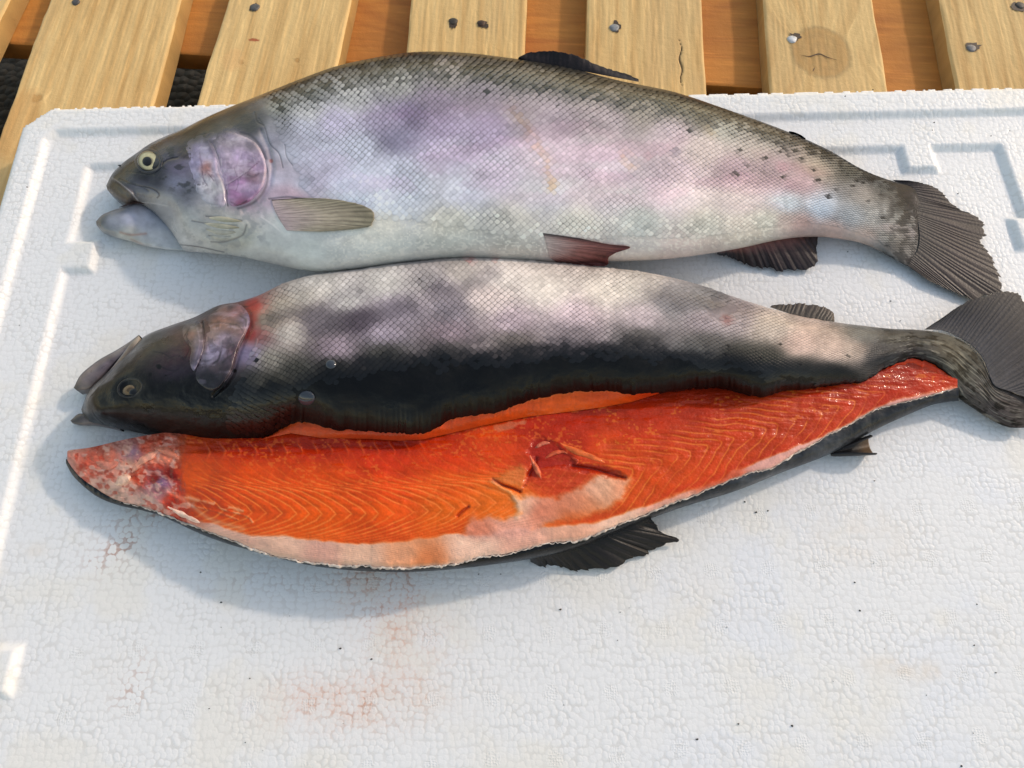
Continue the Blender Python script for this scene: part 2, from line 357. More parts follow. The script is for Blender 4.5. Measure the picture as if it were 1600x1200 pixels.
# ------------------------------------------------------------------ foam lid
TH = math.radians(1.6)
def foam():
    xs = np.arange(-.4415, .5335, .0016); ys = np.arange(-.20, .5245, .0016)
    X, Y = np.meshgrid(xs, ys, indexing='ij')
    wob = .0005*(fbm(X*260, Y*260, 4, 2)-.5)*2
    def rect_d(x0, x1, y0, y1, ch):   # distance inside (positive) a chamfered rectangle
        dx = np.minimum(X-x0, x1-X); dy = np.minimum(Y-y0, y1-Y)
        dc = (dx+dy-ch)/1.4142
        return np.minimum(np.minimum(dx, dy), dc)
    dout = rect_d(-.4395, .5315, -.22, .5225, .021)+wob
    d1 = rect_d(-.4195, .5125, -.18, .4985, .010)+wob*.5
    d2 = rect_d(-.3775, .4675, -.145, .4620, .004)
    r = .0035; d2 = d2
    shelf = 1-sm(0, .0075, d2)
    def tab(x0, x1, y0, y1):
        return sm(-.0022, .0048, np.minimum(np.minimum(X-x0, x1-X), np.minimum(Y-y0, y1-Y)))
    tabs = np.maximum.reduce([tab(.3705, .4025, .4325, .48), tab(.10, .132, .4325, .48), tab(-.17, -.138, .4325, .48), tab(-.40, -.3495, .3465, .3785), tab(-.40, -.341, .0105, .0445),
                              tab(.4505, .50, .3475, .380), tab(.4505, .50, .0105, .0445)])
    Z = .0050*np.maximum(shelf, tabs)+.0048*(1-sm(0, .0075, d1))
    out = sm(-.0015, .0015, dout)
    Z = Z-.0012*(1-sm(0, .004, dout))
    keep = dout > -.0008
    bead = (fbm(X*420, Y*420, 8, 2)-.5)
    Z = Z+.0005*bead*(1-.5*sm(.01, .02, d2))*(1-sm(.0, .01, d1)*.5)
    Xw = X*math.cos(TH)-Y*math.sin(TH); Yw = X*math.sin(TH)+Y*math.cos(TH)
    # stains (dirt and thin blood with a shape of their own)
    c = np.ones(X.shape+(3,))*np.array([.80, .80, .80])
    n1 = fbm(X*25, Y*25, 15, 4); n2 = fbm(X*90, Y*90, 19, 3)
    c = mix(c, np.array([.80, .77, .70]), sm(.50, .72, n1)*.55)
    stain = np.zeros(X.shape); yel_ = np.zeros(X.shape); groove = np.zeros(X.shape)
    def blob(px, py, rx, ry, s, ang=0):
        q = P(px, py, 0); x0 = q[0]*math.cos(TH)+q[1]*math.sin(TH); y0 = -q[0]*math.sin(TH)+q[1]*math.cos(TH)
        a = (X-x0)*math.cos(ang)+(Y-y0)*math.sin(ang); b = -(X-x0)*math.sin(ang)+(Y-y0)*math.cos(ang)
        return s*np.exp(-((a/rx)**2+(b/ry)**2)**1.1)*(.45+1.1*sm(.3, .7, fbm(X*110, Y*110, int(px), 3)))
    for q in ((600, 930, .030, .020, .42), (560, 905, .018, .012, .35), (540, 1095, .050, .018, .55), (640, 1000, .035, .028, .22), (620, 975, .014, .03, .3), (665, 1075, .012, .010, .3), (640, 880, .03, .008, .3),
              (1330, 640, .05, .04, .05)):
        stain += blob(*q)
    for q in ((1420, 1045, .030, .007, .75, -.12), (1350, 840, .045, .02, .42), (610, 1090, .06, .02, .35), (1090, 940, .03, .02, .2), (175, 1050, .02, .02, .15), (55, 860, .012, .006, .4)):
        yel_ += blob(*q)
    for q in ((175, 862, .016, .014, 1.), (215, 815, .016, .009, .55), (245, 800, .02, .006, .5), (195, 850, .008, .006, .8), (600, 905, .03, .012, .5), (215, 1060, .010, .016, .5), (190, 1090, .008, .008, .4),
              (560, 1100, .035, .012, .35), (585, 960, .012, .01, .4), (430, 910, .05, .012, .2)):
        groove += blob(*q)
    # moulded clusters of tiny vents on a square pitch
    vent = np.zeros(X.shape)
    A = {}
    obs = [(8,1,1024,896),(14,1,1534,872),(0,2,306,1019),(6,2,857,994),(14,2,1568,960),(8,4,1060,1176),(13,4,1525,1151),(3,4,577,1193),(9,0,1096,804),(14,0,1517,789),(8,3,1049,1080),(13,3,1520,1054),(11,2,1306,973),(3,1,581,910)]
    G = np.array([[1, i, j, i*i, i*j] for i, j, _, _ in obs], float)
    Wp = np.array([P(x, y, 0)[:2] for _, _, x, y in obs]); S = np.linalg.lstsq(G, Wp, rcond=None)[0]
    rs = np.random.RandomState(5)
    for j in range(0, 5):
        for i in range(-2, 16):
            if j == 0 and i < 9: continue
            if j == 1 and i < 2: continue
            qx, qy = np.array([1, i, j, i*i, i*j]) @ S+rs.randn(2)*.0011
            x0 = qx*math.cos(TH)+qy*math.sin(TH); y0 = -qx*math.sin(TH)+qy*math.cos(TH)
            vent = np.maximum(vent, 1-sm(.0048, .0062, np.hypot(X-x0, Y-y0)))
    blue = sm(.52, .66, fbm(X*22+5, Y*22, 33, 3))*sm(.05, .14, X)*(1-sm(.12, .2, Y))
    c = mix(c, np.array([.74, .77, .84]), blue*.35)
    n, mm = X.shape
    Fg = gfaces(n, mm); kf = keep.ravel()[Fg].all(1); Fg = Fg[kf]
    zb = -.006
    V = np.stack([Xw, Yw, Z], -1).reshape(-1, 3)
    # skirt around kept area
    e = np.vstack([Fg[:, [0, 1]], Fg[:, [1, 2]], Fg[:, [2, 3]], Fg[:, [3, 0]]])
    key = e[:, 0].astype(np.int64)*len(V)+e[:, 1]; rev = e[:, 1].astype(np.int64)*len(V)+e[:, 0]
    bd = e[~np.isin(key, rev)]
    used = np.unique(bd); remap = -np.ones(len(V), int); remap[used] = np.arange(len(used))+len(V)
    Vb = V[used].copy(); Vb[:, 2] = ZB+.001
    F2 = np.stack([bd[:, 1], bd[:, 0], remap[bd[:, 0]], remap[bd[:, 1]]], -1)
    Va = np.vstack([V, Vb])
    pad = lambda a: np.r_[a.ravel(), np.zeros(len(used))]
    m = bpy.data.materials.new('expanded_polystyrene'); m.use_nodes = True; nt = m.node_tree; b = nt.nodes['Principled BSDF']
    N = nt.nodes.new; Lk = nt.links.new
    tc = N('ShaderNodeTexCoord')
    wn = N('ShaderNodeTexNoise'); wn.inputs['Scale'].default_value = 70; wn.inputs['Detail'].default_value = 2; Lk(tc.outputs['Object'], wn.inputs['Vector'])
    wm = N('ShaderNodeVectorMath'); wm.operation = 'MULTIPLY_ADD'; wm.inputs[1].default_value = (.006, .006, .006); Lk(wn.outputs['Color'], wm.inputs[0]); Lk(tc.outputs['Object'], wm.inputs[2])
    def vor(scale, feat='F1', rnd=.75):
        v = N('ShaderNodeTexVoronoi'); v.voronoi_dimensions = '2D'; v.feature = feat; v.inputs['Scale'].default_value = scale; v.inputs['Randomness'].default_value = rnd
        Lk(wm.outputs[0], v.inputs['Vector']); return v
    v0 = vor(238, 'F1', .62); v2 = vor(560, 'F1', .5)
    def att(nm):
        a = N('ShaderNodeAttribute'); a.attribute_name = nm; return a
    def math_(op, a, b_=None, cl=False):
        q = N('ShaderNodeMath'); q.operation = op; q.use_clamp = cl
        for i, s in enumerate((a, b_)):
            if s is None: continue
            if isinstance(s, (int, float)): q.inputs[i].default_value = s
            else: Lk(s, q.inputs[i])
        return q.outputs[0]
    def ramp(s, a, b_, c0=0., c1=1.):
        q = N('ShaderNodeMapRange'); q.interpolation_type = 'SMOOTHSTEP'
        q.inputs['From Min'].default_value = a; q.inputs['From Max'].default_value = b_; q.inputs['To Min'].default_value = c0; q.inputs['To Max'].default_value = c1
        Lk(s, q.inputs['Value']); return q.outputs[0]
    bead_h = ramp(v0.outputs['Distance'], .62, .22)       # 0 between the beads, 1 on the bead
    seam = ramp(v0.outputs['Distance'], .44, .60)
    nz = N('ShaderNodeTexNoise'); nz.inputs['Scale'].default_value = 38; nz.inputs['Detail'].default_value = 4; Lk(tc.outputs['Object'], nz.inputs['Vector'])
    nz2 = N('ShaderNodeTexNoise'); nz2.inputs['Scale'].default_value = 520; nz2.inputs['Detail'].default_value = 3; Lk(tc.outputs['Object'], nz2.inputs['Vector'])
    deep = ramp(nz.outputs['Fac'], .40, .62, .45, 1.)
    col = att('paint')
    def mixc(f, a, cb):
        q = N('ShaderNodeMix'); q.data_type = 'RGBA'; Lk(f, q.inputs[0]) if not isinstance(f, float) else None
        Lk(a, q.inputs[6])
        if isinstance(cb, tuple): q.inputs[7].default_value = cb
        else: Lk(cb, q.inputs[7])
        return q.outputs[2]
    c0 = mixc(math_('MULTIPLY', seam, math_('MULTIPLY', deep, .30)), col.outputs['Color'], (.50, .48, .44, 1))
    c0 = mixc(math_('MULTIPLY', att('yellow').outputs['Fac'], .30, True), c0, (.72, .56, .36, 1))
    pn = ramp(nz2.outputs['Fac'], .35, .65, .55, 1.25)
    sfac = math_('MULTIPLY', att('stain').outputs['Fac'], math_('ADD', math_('MULTIPLY', seam, .40), .42), True)
    c0 = mixc(math_('MULTIPLY', sfac, pn, True), c0, (.72, .42, .30, 1))
    rnd = ramp(v0.outputs['Color'], .1, .6)
    gf = math_('MULTIPLY', math_('MULTIPLY', att('groove').outputs['Fac'], seam, True), pn, True)
    c0 = mixc(math_('MULTIPLY', gf, .6, True), c0, (.42, .18, .11, 1))
    Lk(c0, b.inputs['Base Color'])
    b.inputs['Roughness'].default_value = .42; b.inputs['Specular IOR Level'].default_value = .42
    b.inputs['Subsurface Weight'].default_value = .12; b.inputs['Subsurface Radius'].default_value = (1, 1, 1); b.inputs['Subsurface Scale'].default_value = .003
    hb = math_('MULTIPLY', bead_h, deep)
    h_each = math_('MULTIPLY', ramp(v0.outputs['Color'], 0., 1.), .30)
    hh = math_('ADD', hb, h_each)
    hh = math_('MULTIPLY', hh, math_('SUBTRACT', 1., math_('MULTIPLY', att('vent').outputs['Fac'], .7)))
    vv = math_('MULTIPLY', ramp(v2.outputs['Distance'], .30, .50), math_('MULTIPLY', att('vent').outputs['Fac'], .9))
    hh = math_('ADD', hh, vv)
    bp = N('ShaderNodeBump'); bp.inputs['Distance'].default_value = .00015; bp.inputs['Strength'].default_value = 1.; Lk(hh, bp.inputs['Height'])
    bp2 = N('ShaderNodeBump'); bp2.inputs['Distance'].default_value = .0002; bp2.inputs['Strength'].default_value = .7; Lk(nz2.outputs['Fac'], bp2.inputs['Height']); Lk(bp.outputs[0], bp2.inputs['Normal'])
    Lk(bp2.outputs[0], b.inputs['Normal'])
    o = build('foam_lid', Va, np.vstack([Fg, F2]), m, None, np.vstack([c.reshape(-1, 3), np.full((len(used), 3), .8)]),
              attrs={'stain': pad(stain), 'yellow': pad(yel_), 'groove': pad(groove), 'vent': pad(vent)})
    tag(o, 'large white beaded polystyrene box lid with stepped rim, laid on the pallet boards', 'foam lid')
    return o
foam()

# crumbs of dirt on the foam
def specks():
    rs = np.random.RandomState(3); P_, F_, C_ = [], [], []; n = 0
    known = [(1364, 140, 0), (1394, 178, .007), (1460, 191, .007), (1457, 203, .007), (1549, 212, .007), (1578, 204, .007), (1497, 302, 0), (1392, 470, 0), (1325, 393, 0), (1407, 501, 0), (1200, 798, 0), (1367, 751, 0), (1336, 910, 0), (1344, 954, 0),
             (1527, 944, 0), (1523, 1008, 0), (1557, 1051, 0), (1448, 1086, 0), (1238, 1134, 0), (1503, 1197, 0), (532, 1013, 0), (580, 1030, 0), (383, 1160, 0), (390, 1060, 0), (748, 897, 0), (782, 897, 0), (876, 952, 0), (313, 894, 0), (345, 941, 0),
             (1090, 1155, 0), (1164, 784, 0), (42, 292, .013), (1321, 150, .014), (1154, 1131, 0), (30, 508, .007), (725, 860, 0), (1182, 800, 0)]
    pts = known+[(rs.uniform(950, 1590), rs.uniform(760, 1190), 0) for _ in range(10)]+[(rs.uniform(100, 900), rs.uniform(920, 1190), 0) for _ in range(6)]
    for i, (x, y, z) in enumerate(pts):
        r = rs.uniform(.0005, .0012) if i < len(known) else rs.uniform(.0003, .0006)
        c = P(x, y, z+.0006); a = rs.rand()*6.28
        for k in range(5):
            an = a+k*1.2566; P_.append(c+np.array([math.cos(an)*r*(1.5 if k == 0 else .8), math.sin(an)*r*(.8 if k % 2 else .5), -.0004]))
        P_.append(c+[0, 0, r*.7])
        F_ += [[n+k, n+(k+1) % 5, n+5] for k in range(5)]; n += 6
        C_ += [lin(hexc('#2b2622'))]*6
    o = build('dirt_specks', P_, F_, M_plain, None, C_, smooth=False); tag(o, 'tiny dark crumbs of dirt scattered over the white foam', 'dirt', kind='stuff')
specks()

# ------------------------------------------------------------------ fish tools
class Surf:
    """upper surface grid of a body: px,py (photo pixels used only to lay the shape out), z"""
    def __init__(s, px, py, z):
        s.px, s.py, s.z = px, py, z; s.pos = P(px, py, z)
        n, m = px.shape
        st = max(1, n//260), max(1, m//60)
        ii = np.unique(np.r_[np.arange(0, n, st[0]), n-1]); jj = np.unique(np.r_[np.arange(0, m, st[1]), m-1])
        sub = s.pos[np.ix_(ii, jj)]
        F = gfaces(len(ii), len(jj))
        s.bvh = BVHTree.FromPolygons([tuple(v) for v in sub.reshape(-1, 3)], [tuple(int(q) for q in f) for f in F])
    def hit(s, x, y, default=.01):
        o = Vector((0, 0, CAMH)); q = P(x, y, 0.0); d = Vector(q)-o; d.normalize()
        h = s.bvh.ray_cast(o, d)
        return h[0].z if h[0] is not None else default
    def zs(s, px, py, default=.01):
        return np.array([s.hit(float(a), float(b), default) for a, b in zip(np.ravel(px), np.ravel(py))]).reshape(np.shape(px))
def body_top(knots, nS, nT, p=2.1, q=None):
    """knots rows: Ux Uy Lx Ly zU zL bulge"""
    k = cr(knots, nS)
    th = np.linspace(0, math.pi, nT); t = (.5-.5*np.cos(th))
    t = .82*t+.18*np.linspace(0, 1, nT)
    px = k[:, 0:1]*(1-t)+k[:, 2:3]*t; py = k[:, 1:2]*(1-t)+k[:, 3:4]*t
    q = p if q is None else (np.interp(k[:, 2], *q)[:, None] if isinstance(q, tuple) else q)
    prof = np.where(t < .5, (1-np.abs(2*t-1)**p)**(1/p), (1-np.abs(2*t-1)**p)**(1/q))
    z = k[:, 4:5]*(1-t)+k[:, 5:6]*t+k[:, 6:7]*prof
    return px, py, z, np.broadcast_to(t, px.shape), k
def body_solid(name, px, py, z, col, zfloor, mat, parent, gloss=None, nb=14):
    """closed body: the top sheet plus a rounded underside down to the floor"""
    top = P(px, py, z); n, m = px.shape
    tb = np.linspace(1, 0, nb+2)[1:-1]
    a = top[:, 0]; b = top[:, -1]
    bot = a[:, None]*(1-tb)[None, :, None]+b[:, None]*tb[None, :, None]
    prof = (1-np.abs(2*tb-1)**2.6)**(1/2.6)
    bot[..., 2] = np.maximum(bot[..., 2]-(bot[..., 2]-zfloor)*prof[None], zfloor)
    V = np.concatenate([top, bot], 1); c = np.concatenate([col, np.repeat(col[:, -1:]*.9, nb, 1)], 1)
    F = gfaces(n, m+nb, True)
    if gloss is not None: gloss = np.concatenate([gloss, np.repeat(gloss[:, -1:], nb, 1)], 1)
    return build(name, V, F, mat, parent, c, gloss=gloss)
def make_scales(pos, col, mask, along, across, name, parent, mat, seed=1, dark=.30, lift=.00030, gloss=None, size=None):
    """real little plates, laid like shingles over the grid surface.
    along: list of fractional i indices per column; across: fractional j indices"""
    n, m, _ = pos.shape; rs = np.random.RandomState(seed)
    gi = np.gradient(pos, axis=0); gj = np.gradient(pos, axis=1)
    def samp(A, i, j):
        i0 = np.clip(np.floor(i).astype(int), 0, n-2); j0 = np.clip(np.floor(j).astype(int), 0, m-2)
        fi = (i-i0); fj = (j-j0)
        if A.ndim == 3: fi = fi[:, None]; fj = fj[:, None]
        return (A[i0, j0]*(1-fi)+A[i0+1, j0]*fi)*(1-fj)+(A[i0, j0+1]*(1-fi)+A[i0+1, j0+1]*fi)*fj
    I, J, DI, DJ = [], [], [], []
    for c, i in enumerate(along[:-1]):
        di = along[c+1]-i
        for r, j in enumerate(across[:-1]):
            dj = across[r+1]-j
            I.append(i+(di*.5 if r % 2 else 0)); J.append(j); DI.append(di); DJ.append(dj)
    I = np.array(I)+rs.randn(len(I))*.045*np.array(DI); J = np.array(J)+rs.randn(len(J))*.05*np.array(DJ); DI = np.array(DI); DJ = np.array(DJ)
    ok = (I > 1) & (I < n-2) & (J > 1) & (J < m-2); I, J, DI, DJ = I[ok], J[ok], DI[ok], DJ[ok]
    mk = samp(mask, I, J); ok = mk > .10+.10*rs.rand(len(mk)); I, J, DI, DJ, mk = I[ok], J[ok], DI[ok], DJ[ok], mk[ok]
    p0 = samp(pos, I, J); ti = samp(gi, I, J); tj = samp(gj, I, J)
    nr = np.cross(ti, tj); nr /= np.linalg.norm(nr, axis=1)[:, None]+1e-12
    nr *= np.sign(nr[:, 2:3]+1e-9)
    ra = (np.linalg.norm(ti, axis=1)*DI); rc = np.linalg.norm(tj, axis=1)*DJ
    a = ti/(np.linalg.norm(ti, axis=1)[:, None]+1e-12); cc = np.cross(nr, a)
    base = samp(col, I, J)
    K = 12
    ang = np.linspace(0, 2*np.pi, K, endpoint=False)
    # local outline: rounded rear (x>0) slightly pointed front
    pe = 2/1.75; ox = np.sign(np.cos(ang))*np.abs(np.cos(ang))**pe*np.where(np.cos(ang) > 0, .56, .60); oy = np.sign(np.sin(ang))*np.abs(np.sin(ang))**pe*.97
    rings = [(1.0, 0.), (.80, .55), (.42, .9)]
    nv = 1+3*K
    Vv = np.zeros((len(I), nv, 3)); Cv = np.zeros((len(I), nv, 3))
    tl = (rs.randn(len(I))*.06)
    br = (1+rs.randn(len(I))*.05)
    szj = (1+rs.randn(len(I))*.05)*(1 if size is None else samp(size, I, J))
    def place(x, y, h):
        lf = lift*(.35+.65*mk)*np.minimum(1, ra/.0035)
        hh = lf*(h*.5+(x*1.5+.75)+y*tl)
        return p0+a*(x*ra*szj)[:, None]+cc*(y*rc*szj)[:, None]+nr*hh[:, None]
    Vv[:, 0] = place(np.zeros(len(I)), 0, 1.)
    Cv[:, 0] = base*(br*1.06)[:, None]
    dk = np.clip(mk, 0, 1)
    for q, (rr, h) in enumerate(rings):
        for k in range(K):
            ix = 1+q*K+k
            Vv[:, ix] = place(ox[k]*rr, oy[k]*rr, h)
            if q == 0: f = 1-.86*dk
            elif q == 1: f = 1-.03*dk
            else: f = 1.10
            Cv[:, ix] = base*(br*f)[:, None]
    F = []
    for k in range(K): F.append([0, 1+2*K+k, 1+2*K+(k+1) % K])
    for q in (2, 1):
        for k in range(K):
            a0, b0 = 1+q*K+k, 1+q*K+(k+1) % K; F += [[a0, a0-K, b0-K], [a0, b0-K, b0]]
    F = np.array(F)
    FF = (F[None]+(np.arange(len(I))*nv)[:, None, None]).reshape(-1, 3)
    gl = None if gloss is None else np.repeat(samp(gloss, I, J), nv)
    o = build(name, Vv.reshape(-1, 3), FF, mat, parent, Cv.reshape(-1, 3), gloss=gl); tag(o, kind='stuff')
    return o
def fin(name, root, tip, zroot, ztip, parent, cols, nray=16, nu=120, nv=60, ridge=.0006, jag=3., surf=None, off=.0012, seed=0, thick=.0009, edge=None, fold=0.):
    """fin as a fan of rays between a root line and a tip line (photo pixels); cols = (root, mid, tip) hex"""
    R = smooth_poly(root, nu); T = smooth_poly(tip, nu); rs = np.random.RandomState(seed)
    u = np.linspace(0, 1, nu); v = np.linspace(0, 1, nv)
    nray = int(nray*1.6)
    wv_ = np.exp(.55*(vn(u*nray*.6, u*0, seed+40)-.5)*2+.35*(vn(u*nray*1.7, u*0, seed+41)-.5)*2); rayp = np.cumsum(wv_)/wv_.sum()*nray
    jg = (np.abs((rayp % 1)-.5)*2)**2
    d = T-R; Ln = np.linalg.norm(d, axis=1)[:, None]+1e-6
    ends = np.clip(np.minimum(u, 1-u)*12, 0, 1)
    T = T-d/Ln*(jg*jag*.5*ends*(.3+1.4*vn(rayp.round()*1.9, 0*u, seed+8))+jag*1.5*(vn(rayp.round()*3.7, 0*u, seed)-.5)*ends)[:, None]
    U, Vg = np.meshgrid(u, v, indexing='ij')
    px = R[:, 0:1]*(1-Vg)+T[:, 0:1]*Vg; py = R[:, 1:2]*(1-Vg)+T[:, 1:2]*Vg
    zr = np.interp(u, np.linspace(0, 1, len(np.atleast_1d(zroot))), np.atleast_1d(zroot))[:, None]; zt = np.interp(u, np.linspace(0, 1, len(np.atleast_1d(ztip))), np.atleast_1d(ztip))[:, None]
    if surf is not None:
        zz = surf.zs(px[::4, ::4], py[::4, ::4], zr.min())
        from_i = np.arange(nu)[::4]; from_j = np.arange(nv)[::4]
        tmp = np.stack([np.interp(np.arange(nv), from_j, zz[i]) for i in range(zz.shape[0])])
        zsurf = np.stack([np.interp(np.arange(nu), from_i, tmp[:, j]) for j in range(nv)], 1)
        z = zsurf+off*(.25+.75*Vg)
    else:
        z = zr*(1-Vg)+zt*Vg
    ray = np.abs(((rayp[:, None]+.35*(fbm(U*6, Vg*3, seed, 2)-.5)) % 1)-.5)*2
    brk = fbm(U*nray*2, Vg*22, seed+3, 2)
    z = z+ridge*.38*(1-ray**1.5)*(.3+.7*np.sin(np.pi*np.clip(Vg*.9+.05, 0, 1)))+fold*np.sin(U*np.pi*3+Vg*2+seed)*Vg
    c0, c1, c2 = [lin(hexc(c)) for c in cols]
    col = np.where((Vg < .5)[..., None], mix(c0, c1, Vg*2), mix(c1, c2, Vg*2-1))
    col = col*(1.15-.55*ray**2*(.3+.7*Vg))[..., None]*(.72+.56*fbm(U*40, Vg*7, seed+5, 3))[..., None]
    col = col*(.88+.24*brk)[..., None]
    if edge is not None:
        e0, e1 = edge; col = mix(col, lin(hexc(e0)), np.exp(-(U/e1)**2)*.9)
    top = P(px, py, z); bot = P(px, py, z-thick); 
    bot[..., 2] = np.maximum(bot[..., 2], .0004) if surf is None else bot[..., 2]
    V = np.concatenate([top, bot[:, ::-1]], 1); cc = np.concatenate([col, col[:, ::-1]*.9], 1)
    return build(name, V, gfaces(nu, 2*nv, True), M_fin, parent, punch(cc*.8, .22)*.85)
def patch(name, poly, surf, h, parent, colf, mat, edge=5., n=90, m=26, relief=None, sink=.0004):
    """plate laid over a body surface, rising h with a rounded edge"""
    pl = smooth_poly(poly, n, closed=True); 
    pl = pl[:-1]; n = len(pl); c = pl.mean(0)
    t = np.linspace(0, 1, m)**.75
    px = c[0]+(pl[:, 0]-c[0])[:, None]*t; py = c[1]+(pl[:, 1]-c[1])[:, None]*t
    z = surf.zs(px, py); R = np.hypot(pl[:, 0]-c[0], pl[:, 1]-c[1])[:, None]*(1-t)
    z = z+(h if not callable(h) else h(px, py))*sm(0, edge, R+.001)-sink*(1-sm(0, 1.2, R))
    if relief is not None: z = z+relief(px, py)
    V = P(px, py, z); col = colf(px, py)
    return build(name, V, gfaces(m, n, True) if False else gfaces_ring(n, m), mat, parent, col)
def gfaces_ring(n, m):
    i, j = np.meshgrid(np.arange(n), np.arange(m-1), indexing='ij'); i2 = (i+1) % n
    return np.stack([i*m+j, i*m+j+1, i2*m+j+1, i2*m+j], -1).reshape(-1, 4)
def eye(parent, surf, x, y, rx, ry, name='eye', iris='#b9b594', rimc='#6d6a55', pup=.42, bulge=.0022, pupoff=(0, 0), ang=0.):
    z0 = surf.hit(x, y); n = 40
    ca, sa = math.cos(ang), math.sin(ang)
    def dome(rx, ry, bul, z, cf, nm, par, ox=0, oy=0, mat=M_gloss):
        rr = np.linspace(0, 1, 14); a = np.linspace(0, 2*np.pi, n, endpoint=False)
        A, R = np.meshgrid(a, rr, indexing='ij')
        lx = rx*R*np.cos(A); ly = ry*R*np.sin(A)
        px = x+ox+lx*ca-ly*sa; py = y+oy+lx*sa+ly*ca
        zz = z+bul*np.sqrt(np.clip(1-R*R*.97, 0, 1))-.0012*(R > .97)
        return build(nm, P(px, py, zz), gfaces_ring(n, 14), mat, par, cf(A, R))
    ic, rc_ = lin(hexc(iris)), lin(hexc(rimc))
    def irisf(A, R):
        nz = .75+.5*fbm(np.cos(A)*4+3, R*5+np.sin(A)*4, 5, 3)
        c = mix(ic, rc_, sm(.72, .95, R))*nz[..., None]
        c = mix(c, rc_*.8, (1-sm(.35, .5, R))*.7)
        return c
    e = dome(rx, ry, bulge, z0-.0002, irisf, name, parent)
    dome(rx*pup, ry*pup*1.08, bulge*.55, z0+bulge*.62, lambda A, R: np.zeros(A.shape+(3,))+.004, 'pupil', e, *pupoff)
    return e
def ring_fold(name, parent, surf, x, y, rx, ry, wd, h, col, mat, ang=0.):
    n, m = 60, 9; a = np.linspace(0, 2*np.pi, n, endpoint=False); b = np.linspace(0, np.pi, m)
    A, Bq = np.meshgrid(a, b, indexing='ij'); off = -np.cos(Bq)*wd
    lx = (rx+off)*np.cos(A); ly = (ry+off)*np.sin(A)
    px = x+lx*math.cos(ang)-ly*math.sin(ang); py = y+lx*math.sin(ang)+ly*math.cos(ang)
    z = surf.zs(px, py)+h*np.sin(Bq)-.0002
    cc = np.broadcast_to(lin(hexc(col)), px.shape+(3,))*(.8+.4*fbm(A*3, Bq, 2, 2))[..., None]
    return build(name, P(px, py, z), gfaces_ring(n, m), mat, parent, cc)
def crease_sum(px, py, creases):
    g = np.zeros(px.shape)
    for poly, wd, s in creases:
        x0, y0 = np.min(poly, 0)-20; x1, y1 = np.max(poly, 0)+20
        mk = (px > x0) & (px < x1) & (py > y0) & (py < y1)
        if mk.any():
            pp = smooth_poly(poly, 18); d = seg_dist(px[mk], py[mk], [tuple(q) for q in pp]); g[mk] = np.maximum(g[mk], s*np.exp(-(d/wd)**2))
    return g

